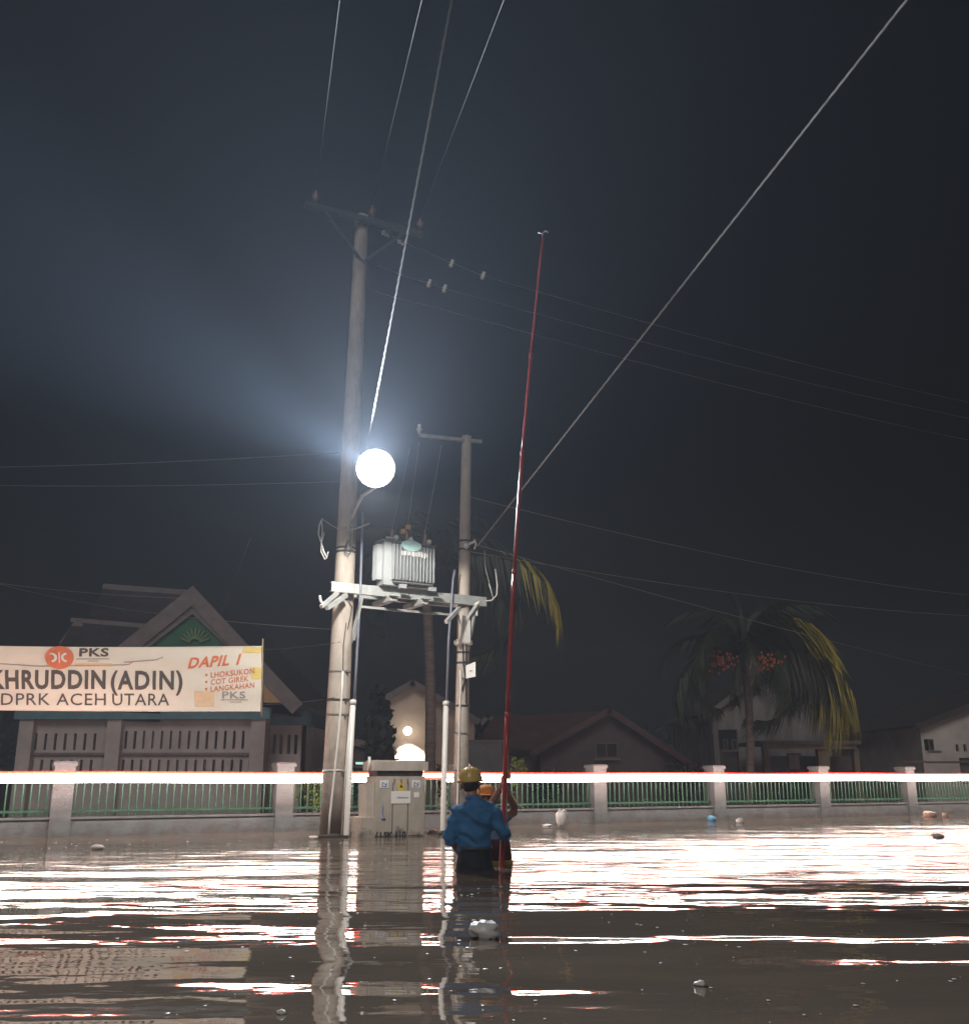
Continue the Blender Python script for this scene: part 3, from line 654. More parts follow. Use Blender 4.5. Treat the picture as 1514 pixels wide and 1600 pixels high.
for s_ in (-1, 1):     # two crescents back to back and a bar between them
    out = [(94 + s_ * (12 - 9 * math.cos(a)) , 1027.5 + 7.5 * math.sin(a)) for a in [(-1.45 + .29 * i) for i in range(11)]]
    inn = [(94 + s_ * (14.5 - 7.5 * math.cos(a)) , 1027.5 + 5.0 * math.sin(a)) for a in [(1.3 - .26 * i) for i in range(11)]]
    for i in range(10):
        m.poly([bp_(*out[i], .020), bp_(*out[i + 1], .020), bp_(*inn[9 - i], .020), bp_(*inn[10 - i], .020)])
m.poly([bp_(x, y, .020) for x, y in ((93.2, 1019), (94.8, 1019), (94.8, 1036), (93.2, 1036))]); m.build('logo_mark', M['sign_white'], ban)
for fo in (((0, 1037), (60, 1041), (118, 1040), (195, 1039), (203, 1038), (209, 1034)), ((195, 1035), (245, 1031), (256, 1027))):
    m = MB(); m.tube([bp_(x, y, .006) for x, y in fo], .006, 5); m.build('fold_line', M['b_grey'], ban)
m = MB(); m.tube([at(411, 998, BY), at(409, 1120, BY)], .012, 8); m.build('end_stick', M['wood'], ban)
m = MB()
m.tube(sagline(at(411, 1015, BY), at(532, 1003, 14.55), .02), .004, 5); m.tube(sagline(at(409, 1101, BY), at(523, 1090, 14.55), .02), .004, 5); m.build('tie_rope', M['rubber'], ban)
# ------------------------------------------------------------------ people
POLE_Y = 9.55
RPB = at(784, 1353, POLE_Y); RPT = at(848, 370, POLE_Y + .2)
def rpole(z):
    t = (z - RPB.z) / (RPT.z - RPB.z); p = RPB.lerp(RPT, t); p.x -= .075 * math.sin(math.pi * min(1, max(0, t))) * .9; return p

# man in front, seen from behind
def P(x, y, z): return Vector((x, y, z))
man = thing('person', (-.05, 9.25, -.8), 'person in yellow helmet and blue shirt seen from behind, hip deep holding the red stick', 'person')
hy = 9.25
def fuse(nm, mt, parent, mb, voxel, it=3, wr=0.0, ws=(9, 9, 16), mb2=None):
    """overlapping tapered pieces fused into one continuous skin"""
    inv = parent_origin(parent); mb.v = [v - inv for v in mb.v]
    me = bpy.data.meshes.new(nm); me.from_pydata(mb.v, [], mb.f); bm = bmesh.new(); bm.from_mesh(me); bmesh.ops.recalc_face_normals(bm, faces=bm.faces); bm.to_mesh(me); bm.free()
    o = bpy.data.objects.new(nm, me); COL.objects.link(o)
    md = o.modifiers.new('r', 'REMESH'); md.mode = 'VOXEL'; md.voxel_size = voxel; md.use_smooth_shade = True
    sm = o.modifiers.new('s', 'SMOOTH'); sm.factor = .5; sm.iterations = it
    dg = bpy.context.evaluated_depsgraph_get(); dg.update()
    m2 = bpy.data.meshes.new_from_object(o.evaluated_get(dg)); o.modifiers.clear(); o.data = m2; bpy.data.meshes.remove(me)
    if wr:
        ns = [v.normal.copy() for v in m2.vertices]
        for v, n_ in zip(m2.vertices, ns):
            q = Vector((v.co.x * ws[0], v.co.y * ws[1], v.co.z * ws[2] + v.co.x * 7))
            k = noise.noise(q); v.co += n_ * wr * (k - abs(noise.noise(q * .6 + Vector((5, 2, 1)))) * 1.5)
    m2.materials.clear(); m2.materials.append(mt); m2.polygons.foreach_set('use_smooth', [True] * len(m2.polygons)); o.parent = parent
    return o
def hand_mb(m, wrist, dirn, side, curl, s=1.0):
    """palm and five unequal bent fingers"""
    wrist = Vector(wrist); dirn = Vector(dirn).normalized(); side = Vector(side).normalized(); curl = Vector(curl).normalized()
    m.tube([wrist - dirn * .01, wrist + dirn * .05 * s, wrist + dirn * .09 * s], [.026 * s, .030 * s, .026 * s], 10)
    m.tube([wrist + dirn * .05 * s - side * .02, wrist + dirn * .085 * s + side * .02], .02 * s, 8)
    for k, ln in enumerate((.070, .078, .072, .056)):
        b = wrist + dirn * .082 * s + side * (.030 - .020 * k) * s
        m.tube([b, b + (dirn * .6 + curl * .6) * ln * .5 * s, b + (dirn * .40 + curl * 1.1) * ln * .75 * s, b + (-dirn * .1 + curl * 1.25) * ln * .85 * s], [.0105 * s, .010 * s, .009 * s, .0075 * s], 7)
    b = wrist + dirn * .035 * s + side * .025 * s
    m.tube([b, b + (side * .6 + dirn * .5 + curl * .5) * .035 * s, b + (side * .35 + dirn * .6 + curl * 1.2) * .058 * s], [.014 * s, .012 * s, .009 * s], 7)
def head_mb(m, hc, neck, back=0):
    m.blob(hc, (.076, .092, .098), 18, 1, 0); m.blob(hc + P(0, back * .035, -.055), (.058, .062, .060), 14, 1, 0)
    m.etube([(neck, .060, .058), (neck.lerp(hc, .55), .052, .054), (hc + P(0, 0, -.03), .056, .06)])
def legs_mb(m, x, y, z, w, s=1.0, k=1.0):
    for sd in (-1, 1):
        m.etube([(P(x + sd * w, y, z), .085 * k, .09 * k), (P(x + sd * (w + .01), y - .01, -.38), .062 * k, .065 * k), (P(x + sd * (w + .012), y + .005, -.55), .05 * k, .056 * k), (P(x + sd * (w + .012), y, -.755), .036 * k, .04 * k)])
def feet_mb(m, x, y, w, d):
    for sd in (-1, 1): m.blob(P(x + sd * (w + .012), y + d * .06, -.765), (.045, .12, .035), 12, 2, 0)

cxm = -.088
hc = P(-.130, hy + .03, .745)
pa = rpole(.33)
bm_ = MB()
bm_.etube([(P(cxm, hy, .02), .13, .09), (P(cxm, hy, .25), .12, .08), (P(cxm, hy, .42), .14, .085), (P(cxm - .005, hy, .52), .13, .07), (P(cxm - .02, hy, .58), .06, .055)])
head_mb(bm_, hc, P(cxm - .02, hy, .56), 1)
lw = P(-.215, hy + .12, .12); rw = pa + P(.005, -.11, -.045)
bm_.tube([P(-.245, hy, .52), P(-.305, hy - .02, .27), lw], [.05, .042, .027], 12)
bm_.tube([P(.07, hy, .52), P(.165, hy + .02, .31), rw], [.05, .042, .027], 12)
hand_mb(bm_, lw, (.5, .75, -.4), (.3, .1, .9), (.7, -.2, -.3)); hand_mb(bm_, rw, (.05, 1, .35), (-.1, -.1, 1), (-.9, .25, 0))
legs_mb(bm_, cxm, hy, 0, .085); feet_mb(bm_, cxm, hy, .085, 1)
fuse('body', M['skin'], man, bm_, .0062, 2)
sh = MB()
sh.etube([(P(cxm + .005, hy, .165), .152, .112), (P(cxm + .003, hy, .22), .150, .110), (P(cxm, hy, .31), .160, .116), (P(cxm, hy, .42), .182, .122), (P(cxm, hy, .50), .198, .120), (P(cxm - .005, hy, .545), .175, .105), (P(cxm - .015, hy + .005, .585), .095, .080), (P(cxm - .02, hy + .008, .625), .064, .064)], 28)
sh.tube([P(cxm - .13, hy, .50), P(-.252, hy, .50), P(-.290, hy - .01, .38), P(-.312, hy - .018, .27), P(-.300, hy + .0, .225)], [.065, .072, .062, .058, .064], 16)
sh.tube([P(cxm + .13, hy, .50), P(.075, hy + .005, .50), P(.125, hy + .01, .40), P(.172, hy + .02, .31), P(.182, hy + .06, .285)], [.065, .072, .064, .060, .064], 16)
fuse('shirt', M['shirt'], man, sh, .009, 4, .022)
sh = MB(); sh.etube([(P(cxm - .02, hy + .008, .60), .066, .064), (P(cxm - .022, hy + .01, .636), .062, .062)]); sh.build('collar', M['shirt'], man)
tr_ = MB(); tr_.etube([(P(cxm, hy, .195), .149, .112), (P(cxm, hy, .12), .152, .118), (P(cxm, hy, .03), .168, .128), (P(cxm, hy, -.05), .165, .125)], 28); legs_mb(tr_, cxm, hy, 0, .085, k=1.25)
fuse('trousers', M['pants'], man, tr_, .012, 3, .006)
tr_ = MB(); tr_.etube([(P(cxm, hy, .170), .158, .120), (P(cxm, hy, .205), .157, .119)], 28); tr_.build('belt', M['dark'], man)
m = MB(); m.blob(hc + P(0, -.014, .0), (.082, .092, .092), 18, 2, .02); m.build('hair', M['hair'], man)
m = MB()
for s_ in (-1, 1): m.blob(hc + P(s_ * .080, .005, -.035), (.012, .022, .032), 8, s_, .05)
m.build('ear', M['skin'], man)
m = MB(); m.blob(hc + P(0, .095, -.03), (.014, .02, .022), 8, 1, .02); m.build('nose', M['skin'], man)
hx = Vector((-.06, -.06, 1)).normalized()
hm = MB(); hm.lathe(hc + P(0, 0, .022), [(.112, -.012), (.112, 0), (.109, .03), (.098, .065), (.074, .096), (.038, .114), (.001, .119)], 28, hx)
he = hm.build('helmet', M['helmet'], man)
for dx in (-.022, 0, .022):
    m = MB(); m.tube([hc + P(dx, 0, .022) + hx * (.117 * math.cos(t_ * .2)) + P(0, 1, 0) * (.106 * math.sin(t_ * .2)) for t_ in range(-6, 7)], .006, 6); m.build('helmet_ridge', M['helmet'], he)
m = MB(); m.lathe(hc + P(0, .016, .012), [(.100, 0), (.124, -.005), (.127, .003), (.100, .012)], 28, hx + Vector((0, .12, 0))); m.build('helmet_brim', M['helmet'], he)

# second man beyond, reaching up with both hands
m2 = thing('person', (.06, 9.98, -.8), 'person in orange cap beyond the helmeted one, both arms raised on the red stick', 'person')
y2 = 9.98
hd = P(.014, y2 - .03, .612)
q1, q2 = rpole(.80), rpole(.70)
w1 = q1 + P(-.022, .10, -.075); w2 = q2 + P(.045, .09, -.07)
bm_ = MB()
bm_.etube([(P(.08, y2, .0), .12, .085), (P(.08, y2, .2), .11, .08), (P(.07, y2, .33), .13, .08), (P(.06, y2, .42), .12, .07), (P(.03, y2 - .01, .47), .06, .05)])
head_mb(bm_, hd, P(.035, y2 - .01, .44), -1)
bm_.tube([P(-.06, y2, .42), P(.04, y2 - .12, .50), w1], [.046, .042, .026], 12)
bm_.tube([P(.18, y2, .42), P(.278, y2 - .06, .47), P(.283, y2 - .10, .53), w2], [.046, .044, .042, .026], 12)
hand_mb(bm_, w1, (.15, -.5, .8), (-.1, .3, .9), (.9, -.3, .1), .95); hand_mb(bm_, w2, (-.35, -.5, .7), (.1, .3, .9), (-.9, -.4, .1), .95)
legs_mb(bm_, .08, y2, 0, .085); feet_mb(bm_, .08, y2, .085, -1)
fuse('body', M['skin'], m2, bm_, .0062, 2)
sh = MB()
sh.etube([(P(.09, y2, .08), .15, .11), (P(.08, y2, .2), .15, .11), (P(.07, y2, .33), .165, .115), (P(.065, y2, .41), .16, .10), (P(.045, y2 - .005, .455), .08, .068), (P(.038, y2 - .01, .475), .064, .06)], 28)
sh.tube([P(-.05, y2, .41), P(-.04, y2 - .02, .425), P(.01, y2 - .08, .465)], [.062, .06, .056], 14); sh.tube([P(.13, y2, .40), P(.20, y2 - .015, .425), P(.245, y2 - .04, .452)], [.064, .062, .058], 14)
fuse('shirt', M['shirt2'], m2, sh, .011, 3, .009)
tr_ = MB(); tr_.etube([(P(.09, y2 - .02, .22), .148, .116), (P(.10, y2 - .03, .10), .160, .125), (P(.10, y2 - .03, -.05), .165, .13)], 28); legs_mb(tr_, .08, y2, 0, .085, k=1.3)
fuse('trousers', M['shorts2'], m2, tr_, .012, 3, .006)
m = MB(); m.lathe(P(.10, y2 - .05, .0), [(.168, -.02), (.172, 0), (.168, .03), (.160, .035)], 24); m.build('yellow_ring', M['waterline_ring'], m2)  # yellow ring round the legs at the waterline
m = MB(); m.lathe(hd + P(0, 0, .035), [(.084, -.03), (.087, .0), (.082, .035), (.062, .062), (.03, .075), (.001, .078)], 20)
m.prism([hd + P(-.06, -.06, .022), hd + P(-.045, -.135, .012), hd + P(.045, -.135, .012), hd + P(.06, -.06, .022)], (0, 0, .008)); m.build('cap', M['orange'], m2)
m = MB(); m.blob(hd + P(0, .016, .008), (.080, .088, .085), 16, 2, .02); m.build('hair', M['hair'], m2)
m = MB(); m.blob(hd + P(0, -.096, -.02), (.014, .02, .022), 8, 1, .02); m.build('nose', M['skin'], m2)
m = MB(); [m.blob(hd + P(s_ * .030, -.086, .006), (.011, .006, .006), 8, 3, .0) for s_ in (-1, 1)]; m.build('eye', M['hair'], m2)
m = MB(); m.blob(hd + P(0, -.092, -.058), (.022, .006, .006), 8, 3, .0); m.build('mouth', M['shorts2'], m2)
m = MB(); [m.blob(hd + P(s_ * .078, .0, -.01), (.012, .02, .03), 8, s_, .05) for s_ in (-1, 1)]; m.build('ear', M['skin'], m2)

# red telescopic stick
rs = thing('hot_stick', (RPB.x, RPB.y, -.75), 'very long thin red telescopic lineman stick standing upright out of the water between two people', 'pole')
brk = [-.75, 1.36, 2.75, 4.0, 5.1, RPT.z]; rr_ = [.025, .021, .018, .015, .012]
for i in range(5):
    m = MB(); a, b = brk[i], brk[i + 1]; m.tube([rpole(a + (b - a) * k / 6) for k in range(7)], rr_[i], 10); m.build('section', M['red_pole'], rs)
    if i: m = MB(); q = rpole(a); m.lathe(q - UP * .03, [(rr_[i - 1] + .001, 0), (rr_[i - 1] + .004, .01), (rr_[i - 1] + .004, .05), (rr_[i], .06)], 10); m.build('locking_collar', M['red_pole'], rs)
m = MB(); q = rpole(RPT.z); m.tube([q, q + P(0, 0, .05), q + P(.03, 0, .075), q + P(.06, 0, .06)], .008, 6); m.tube([q + P(0, 0, .04), q + P(-.05, 0, .055)], .008, 6); m.build('hook_head', M['galv_dark'], rs)

# ------------------------------------------------------------------ buildings
def wall_holes(m, o, u, n, L_, z0, z1, holes, t=.14):
    """wall face with real openings: holes = (u0, u1, z0, z1), n points out"""
    xs = sorted({0, L_} | {h[0] for h in holes} | {h[1] for h in holes}); zs = sorted({z0, z1} | {h[2] for h in holes} | {h[3] for h in holes})
    def Q(x, z, d): return o + u * x - n * d + UP * z
    for i in range(len(xs) - 1):
        for j in range(len(zs) - 1):
            cx, cz = (xs[i] + xs[i + 1]) / 2, (zs[j] + zs[j + 1]) / 2
            if any(h[0] < cx < h[1] and h[2] < cz < h[3] for h in holes): continue
            m.add([Q(xs[i], zs[j], 0), Q(xs[i + 1], zs[j], 0), Q(xs[i + 1], zs[j + 1], 0), Q(xs[i], zs[j + 1], 0)], [(0, 1, 2, 3)])
    for (a, b, c, d) in holes:
        q = [(a, c), (b, c), (b, d), (a, d)]
        for k in range(4):
            (x0, w0), (x1, w1) = q[k], q[(k + 1) % 4]
            m.add([Q(x0, w0, 0), Q(x1, w1, 0), Q(x1, w1, t), Q(x0, w0, t)], [(0, 1, 2, 3)])
def px2(pxa, Y): return at(pxa, 1213, Y).x
def pz(px, py, Y): return at(px, py, Y).z
XU = Vector((1, 0, 0)); FRONT = Vector((0, -1, 0))
def window(parent, px0, py0, px1, py1, Y, d=.10, pane='glass', fr='wframe', label=None, mull=True):
    a = at(px0, py1, Y); b = at(px1, py0, Y); w_ = b.x - a.x; h_ = b.z - a.z; c = Vector(((a.x + b.x) / 2, Y, (a.z + b.z) / 2))
    m = MB(); t = .05
    for s_ in (-1, 1):
        m.box(c + Vector((s_ * (w_ / 2 - t / 2), -.012, 0)), (t, .07, h_)); m.box(c + Vector((0, -.0125, s_ * (h_ / 2 - t / 2))), (w_ - 2 * t, .069, t))
    if mull and w_ > .5: m.box(c + Vector((0, -.01, 0)), (.035, .05, h_ - 2 * t))
    f = m.build('window', M[fr], parent, label)
    m = MB(); m.box(c + Vector((0, .01, 0)), (w_ - 2 * t, .012, h_ - 2 * t)); m.build('pane', M[pane], f)
    m = MB(); m.box(c + Vector((0, -.04, -h_ / 2 - .03)), (w_ + .12, .12, .05)); m.build('sill', M['barge'], f)
    return f

# left: large house of worship behind the banner
BL = 26.0
bl = thing('hall_building', (px2(230, BL), BL + 4, 0), 'wide cream hall with stepped gable roof and rows of narrow vent slots behind the banner', 'building')
X0, X1 = px2(35, BL), px2(405, BL)
zt = pz(200, 1108, BL)
def sl(pxs, ya, yb, w_=4.2):
    return [(px2(p - w_ / 2, BL) - X0, px2(p + w_ / 2, BL) - X0, pz(p, yb, BL), pz(p, ya, BL)) for p in pxs]
hl = sl([50 + 15.5 * i for i in range(7)], 1146, 1172) + sl([192 + 14.2 * i for i in range(15)], 1142, 1170) + sl([48 + 15.5 * i for i in range(7)], 1187, 1212) + sl([191 + 14.2 * i for i in range(15)], 1187, 1212)
m = MB(); wall_holes(m, Vector((X0, BL, 0)), XU, FRONT, X1 - X0, -.8, zt, hl)
m.box((X0 + .06, BL + 4.1, (zt - .8) / 2), (.12, 7.8, zt + .8)); m.box((X1 - .06, BL + 4.1, (zt - .8) / 2), (.12, 7.8, zt + .8)); m.box(((X0 + X1) / 2, BL + 8, (zt - .8) / 2), (X1 - X0, .12, zt + .8))
m.build('wall', M['wall_l'], bl)
for p in (176, 38, 402):
    m = MB(); x = px2(p, BL); m.box((x, BL - .10, (zt - .8) / 2), (.36, .2, zt + .8)); m.build('pier', M['wall_l'], bl)
m = MB(); m.box(((X0 + X1) / 2, BL - .14, zt - .12), (X1 - X0 + .5, .28, .30)); m.build('eave_beam', M['wall_teal'], bl)
m = MB(); m.box(((X0 + X1) / 2, BL - .05, pz(200, 1178, BL)), (X1 - X0 + .1, .1, .06)); m.build('string_course', M['barge'], bl)
# side wing on the right
Xw = px2(476, BL + 1)
m = MB(); wall_holes(m, Vector((X1, BL + 1, 0)), XU, FRONT, Xw - X1, -.8, pz(440, 1133, BL + 1), [(px2(p - 2.5, BL + 1) - X1, px2(p + 2.5, BL + 1) - X1, pz(p, 1178, BL + 1), pz(p, 1148, BL + 1)) for p in (416, 426, 437, 449, 460)])
m.box((Xw - .06, BL + 4.5, (pz(440, 1133, BL + 1) - .8) / 2), (.12, 7, pz(440, 1133, BL + 1) + .8)); m.build('wing_wall', M['wall_l'], bl)
m = MB(); m.box(((X1 + Xw) / 2, BL + 1.2, pz(440, 1120, BL + 1)), (Xw - X1 + .1, .5, .45)); m.build('eave_beam', M['wall_teal'], bl)
# street-facing front gable
GY = BL - .5
def slab(pts, th, nm, mt, dv=None):
    m = MB(); m.prism(pts, dv if dv else Vector((0, 0, -th))); return m.build(nm, M[mt], bl)
ap, el, er = at(303, 916, GY), at(150, 1040, GY), at(474, 1100, GY)
slab([ap, er, er + P(0, 8, 0), ap + P(0, 8, 0)], .12, 'roof', 'roof'); slab([ap, el, el + P(0, 8, 0), ap + P(0, 8, 0)], .12, 'roof', 'roof')
def barge(a, b, wd, y_, nm='bargeboard', mt='barge'):
    a = Vector(a); b = Vector(b); d = (b - a).normalized(); n_ = Vector((-d.z, 0, d.x)); n_ = n_ if n_.z < 0 else -n_
    m = MB(); m.prism([a, b, b + n_ * wd, a + n_ * wd], (0, .06, 0)); return m.build(nm, M[mt], bl)
o_ = P(0, -.08, 0)
def apex_plate(A, e1, e2, w1, w2):
    n = []
    for e in (e1, e2):
        d = (e - A).normalized(); q = Vector((-d.z, 0, d.x)); n.append(q if q.z < 0 else -q)
    m = MB(); A = A - P(0, .006, 0); m.prism([A, A + n[0] * w1, A + (n[0] * w1 + n[1] * w2) * .98, A + n[1] * w2], (0, .055, 0)); m.build('apex_plate', M['barge'], bl)
apex_plate(ap + o_, er, el, .36, .40); apex_plate(at(302, 943, GY), at(420, 1055, GY), at(200, 1022, GY), .2, .2)
barge(ap + o_, er + o_, .36, 0); barge(ap + o_, el + o_, .40, 0)
# inner gable, set lower, with the green board
g1, gl, gr = at(304, 958, GY + .1), at(205, 1020, GY + .1), at(408, 1052, GY + .1)
m = MB(); m.prism([at(304, 936, GY + .5), at(130, 1075, GY + .5), at(470, 1112, GY + .5), at(470, 1120, GY + .5), at(130, 1120, GY + .5)], (0, .06, 0)); m.build('gable_wall', M['wall_d'], bl)
m = MB(); m.prism([g1, gl, at(205, 1060, GY + .1), at(408, 1060, GY + .1), gr], (0, .08, 0)); m.build('gable_panel', M['green_gable'], bl)
barge(at(302, 943, GY), at(200, 1022, GY), .20, 0); barge(at(302, 943, GY), at(420, 1055, GY), .20, 0)
m = MB(); ec = at(305, 1006, GY + .06)
for k in range(9):
    a_ = math.pi * (.12 + .76 * k / 8); m.bar(ec + P(math.cos(a_) * .12, 0, math.sin(a_) * .12), ec + P(math.cos(a_) * .40, 0, math.sin(a_) * .40), .05, .05)
m.build('sunburst_relief', M['emblem'], bl)
m = MB(); m.prism([at(412, 1066, GY - .05), at(412, 1098, GY - .05), at(447, 1098, GY - .05)], (0, .5, 0)); m.build('orange_gablet', M['orange_gable'], bl)
# stepped side roofs running to the left
u0, u1, u2, u3 = at(165, 917, BL + 3), at(300, 926, BL + 3), at(300, 1000, BL + 1), at(138, 962, BL + 1)
m = MB(); m.prism([u0, u1, u2, u3], (0, .05, -.1)); m.build('roof', M['roof'], bl); barge(at(168, 917, BL + 2.9), at(146, 950, BL + 2.9), .28, 0)
m = MB(); m.bar(at(163, 917, BL + 3), at(300, 927, BL + 3), .22, .16); m.build('ridge_cap', M['barge'], bl)
v0, v1, v2, v3 = at(115, 970, BL + .8), at(235, 980, BL + .8), at(235, 1050, BL - .9), at(78, 1040, BL - .9)
m = MB(); m.prism([v0, v1, v2, v3], (0, .05, -.1)); m.build('roof', M['roof'], bl); barge(at(119, 968, BL + .6), at(92, 1006, BL + .6), .26, 0)
m = MB(); m.bar(at(113, 969, BL + .8), at(232, 979, BL + .8), .18, .12); m.build('ridge_cap', M['barge'], bl)
m = MB(); m.prism([at(78, 1040, BL - .9), at(250, 1050, BL - .9), at(250, 1122, BL - .2), at(20, 1112, BL - .2)], (0, .05, -.1)); m.build('roof', M['roof'], bl)

# gable house helper for the others
def house(name, label, Y, D, gable, zb=-.8, wall='wall_w', roof='roof', over=.35, th=.12, holes=(), barge_mt='barge', roof_ext=None):
    """gable = (left eave px,py),(apex),(right eave) drawn on the front wall plane"""
    (ex, ey), (ax, ay), (rx, ry) = gable
    A = at(ax, ay, Y); L_ = at(ex, ey, Y); Q = at(rx, ry, Y)
    t = thing(name, ((L_.x + Q.x) / 2, Y + D / 2, 0), label, 'house')
    m = MB(); zmin = min(L_.z, Q.z)
    hs = [(at(h[0], 1213, Y).x - L_.x, at(h[2], 1213, Y).x - L_.x, at(h[0], h[3], Y).z, at(h[0], h[1], Y).z) for h in holes]
    wall_holes(m, Vector((L_.x, Y, 0)), XU, FRONT, Q.x - L_.x, zb, zmin, hs)
    m.add([(L_.x, Y, zmin), (Q.x, Y, zmin), Q, A, L_] if L_.z > zmin + .01 or Q.z > zmin + .01 else [(L_.x, Y, zmin), (Q.x, Y, zmin), A], [(0, 1, 2, 3, 4)] if (L_.z > zmin + .01 or Q.z > zmin + .01) else [(0, 1, 2)])
    for X, z in ((L_.x, L_.z), (Q.x, Q.z)): m.add([(X, Y, zb), (X, Y + D, zb), (X, Y + D, z), (X, Y, z)], [(0, 1, 2, 3)])
    m.add([(L_.x, Y + D, zb), (Q.x, Y + D, zb), Q + P(0, D, 0), A + P(0, D, 0), L_ + P(0, D, 0)], [(0, 1, 2, 3, 4)])
    m.build('wall', M[wall], t)
    for e in (L_, Q):
        d = (e - A).normalized(); e2 = e + d * over; up = P(0, 0, .02)
        m = MB(); m.prism([A + P(0, -over, 0) + up, e2 + P(0, -over, 0) + up, e2 + P(0, D + .2, 0) + up, A + P(0, D + .2, 0) + up], (0, 0, th)); rf = m.build('roof', M[roof], t)
        n_ = Vector((-d.z, 0, d.x)); n_ = n_ if n_.z < 0 else -n_
        m = MB(); m.prism([A + P(0, -over - .04, th + .03), e2 + P(0, -over - .04, th + .03), e2 + P(0, -over - .04, th + .03) + n_ * .2, A + P(0, -over - .04, th + .03) + n_ * .2], (0, .036, 0)); m.build('bargeboard', M[barge_mt], rf)
    for (a, b, c, d_) in hs:
        m = MB(); m.box((L_.x + (a + b) / 2, Y + .14, (c + d_) / 2), (b - a, .02, d_ - c)); m.build('opening_back', M['glass'], t)
    return t
h1 = house('gable_house', 'tall beige gabled house with a lit globe lamp glowing on its front wall', 32, 7, ((598, 1097), (646, 1070), (741, 1126)), wall='wall_m', over=.25)
m = MB(); m.box((px2(672, 31.9), 31.93, .8), (.16, .14, 4.2)); m.build('corner_pier', M['wall_m'], h1)
wl = thing('wall_lamp', at(637, 1142, 31.6), 'small round glowing lamp fixed on the beige gable wall', 'lamp')
m = MB(); m.blob(at(637, 1142, 31.6), (.13, .13, .13), 14, 1, 0); m.build('globe', M['bulb'], wl)
m = MB(); m.tube([at(637, 1142, 31.6) + P(0, .13, .05), at(637, 1142, 31.98)], .02, 6); m.lathe(at(637, 1142, 31.96), [(.06, 0), (.06, .03)], 10, Vector((0, -1, 0))); m.build('bracket', M['dark'], wl)
d = bpy.data.lights.new('globe_light', 'SPOT'); d.energy = 900; d.color = (1, .84, .64); d.shadow_soft_size = .1; d.spot_size = R(95); d.spot_blend = .3
o = bpy.data.objects.new('globe_light', d); COL.objects.link(o); o.parent = wl; o.location = (0, -.02, -.20); o.rotation_euler = (R(12), 0, 0)
# low garage between hall and gable house
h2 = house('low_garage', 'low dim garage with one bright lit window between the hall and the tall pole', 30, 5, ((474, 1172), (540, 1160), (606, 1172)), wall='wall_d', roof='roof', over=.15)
f = window(h2, 481, 1180, 506, 1206, 29.96, pane='lit', mull=False); window(h2, 470.5, 1184, 476, 1212, 29.93, pane='lit', mull=False); window(h2, 553, 1188, 573, 1197, 29.96, pane='lit_cyan', mull=False)
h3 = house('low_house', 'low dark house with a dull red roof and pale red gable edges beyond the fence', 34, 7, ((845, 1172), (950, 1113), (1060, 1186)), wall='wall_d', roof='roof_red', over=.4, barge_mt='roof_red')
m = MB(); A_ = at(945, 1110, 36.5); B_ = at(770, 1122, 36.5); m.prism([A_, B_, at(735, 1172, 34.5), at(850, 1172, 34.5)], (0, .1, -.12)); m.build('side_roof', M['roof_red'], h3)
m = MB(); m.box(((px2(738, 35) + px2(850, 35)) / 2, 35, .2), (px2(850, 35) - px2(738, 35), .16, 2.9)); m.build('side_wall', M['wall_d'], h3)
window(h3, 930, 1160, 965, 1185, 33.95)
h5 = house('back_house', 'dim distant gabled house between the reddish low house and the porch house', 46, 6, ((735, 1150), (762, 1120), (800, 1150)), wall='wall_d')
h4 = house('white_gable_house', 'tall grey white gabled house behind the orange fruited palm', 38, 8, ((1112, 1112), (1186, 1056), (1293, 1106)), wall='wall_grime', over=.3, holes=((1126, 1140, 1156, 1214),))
for a, b in ((1130, 1136), (1143, 1151)): window(h4, a, 1155, b, 1172, 37.9, mull=False)
m = MB(); m.box((px2(1141, 37.9), 38.08, pz(1141, 1190, 38)), (px2(1155, 38) - px2(1127, 38), .05, pz(1141, 1176, 38) - pz(1141, 1215, 38))); m.build('door', M['wall_d'], h4)
# porch
pc = thing('porch', (px2(1265, 35), 36, 0), 'ochre flat roofed porch with square columns in front of the white gabled house', 'porch')
m = MB(); m.prism([at(1187, 1157, 34.2), at(1345, 1157, 34.2), at(1345, 1163, 34.2), at(1187, 1163, 34.2)], (0, 3, 0)); m.build('flat_roof', M['wframe'], pc)
m = MB(); m.box((px2(1267, 34.4), 34.42, pz(1260, 1166.5, 34.4)), (px2(1343, 34.4) - px2(1196, 34.4), .2, .16)); m.build('lintel', M['wall_y'], pc)
for a, b in ((1195, 1204), (1280, 1298), (1336, 1344)):
    m = MB(); x0, x1 = px2(a, 34.5), px2(b, 34.5); m.box(((x0 + x1) / 2, 34.6, .25), (x1 - x0, .3, 2 * (pz(1260, 1169, 34.5) - .25))); m.build('column', M['wall_y'], pc)
m = MB(); m.box((px2(1268, 37), 37.0, .2), (px2(1345, 37) - px2(1200, 37), .1, 2.6)); m.build('back_wall', M['wall_d'], pc)
window(pc, 1231, 1177, 1250, 1204, 36.9, pane='wall_w', mull=False)
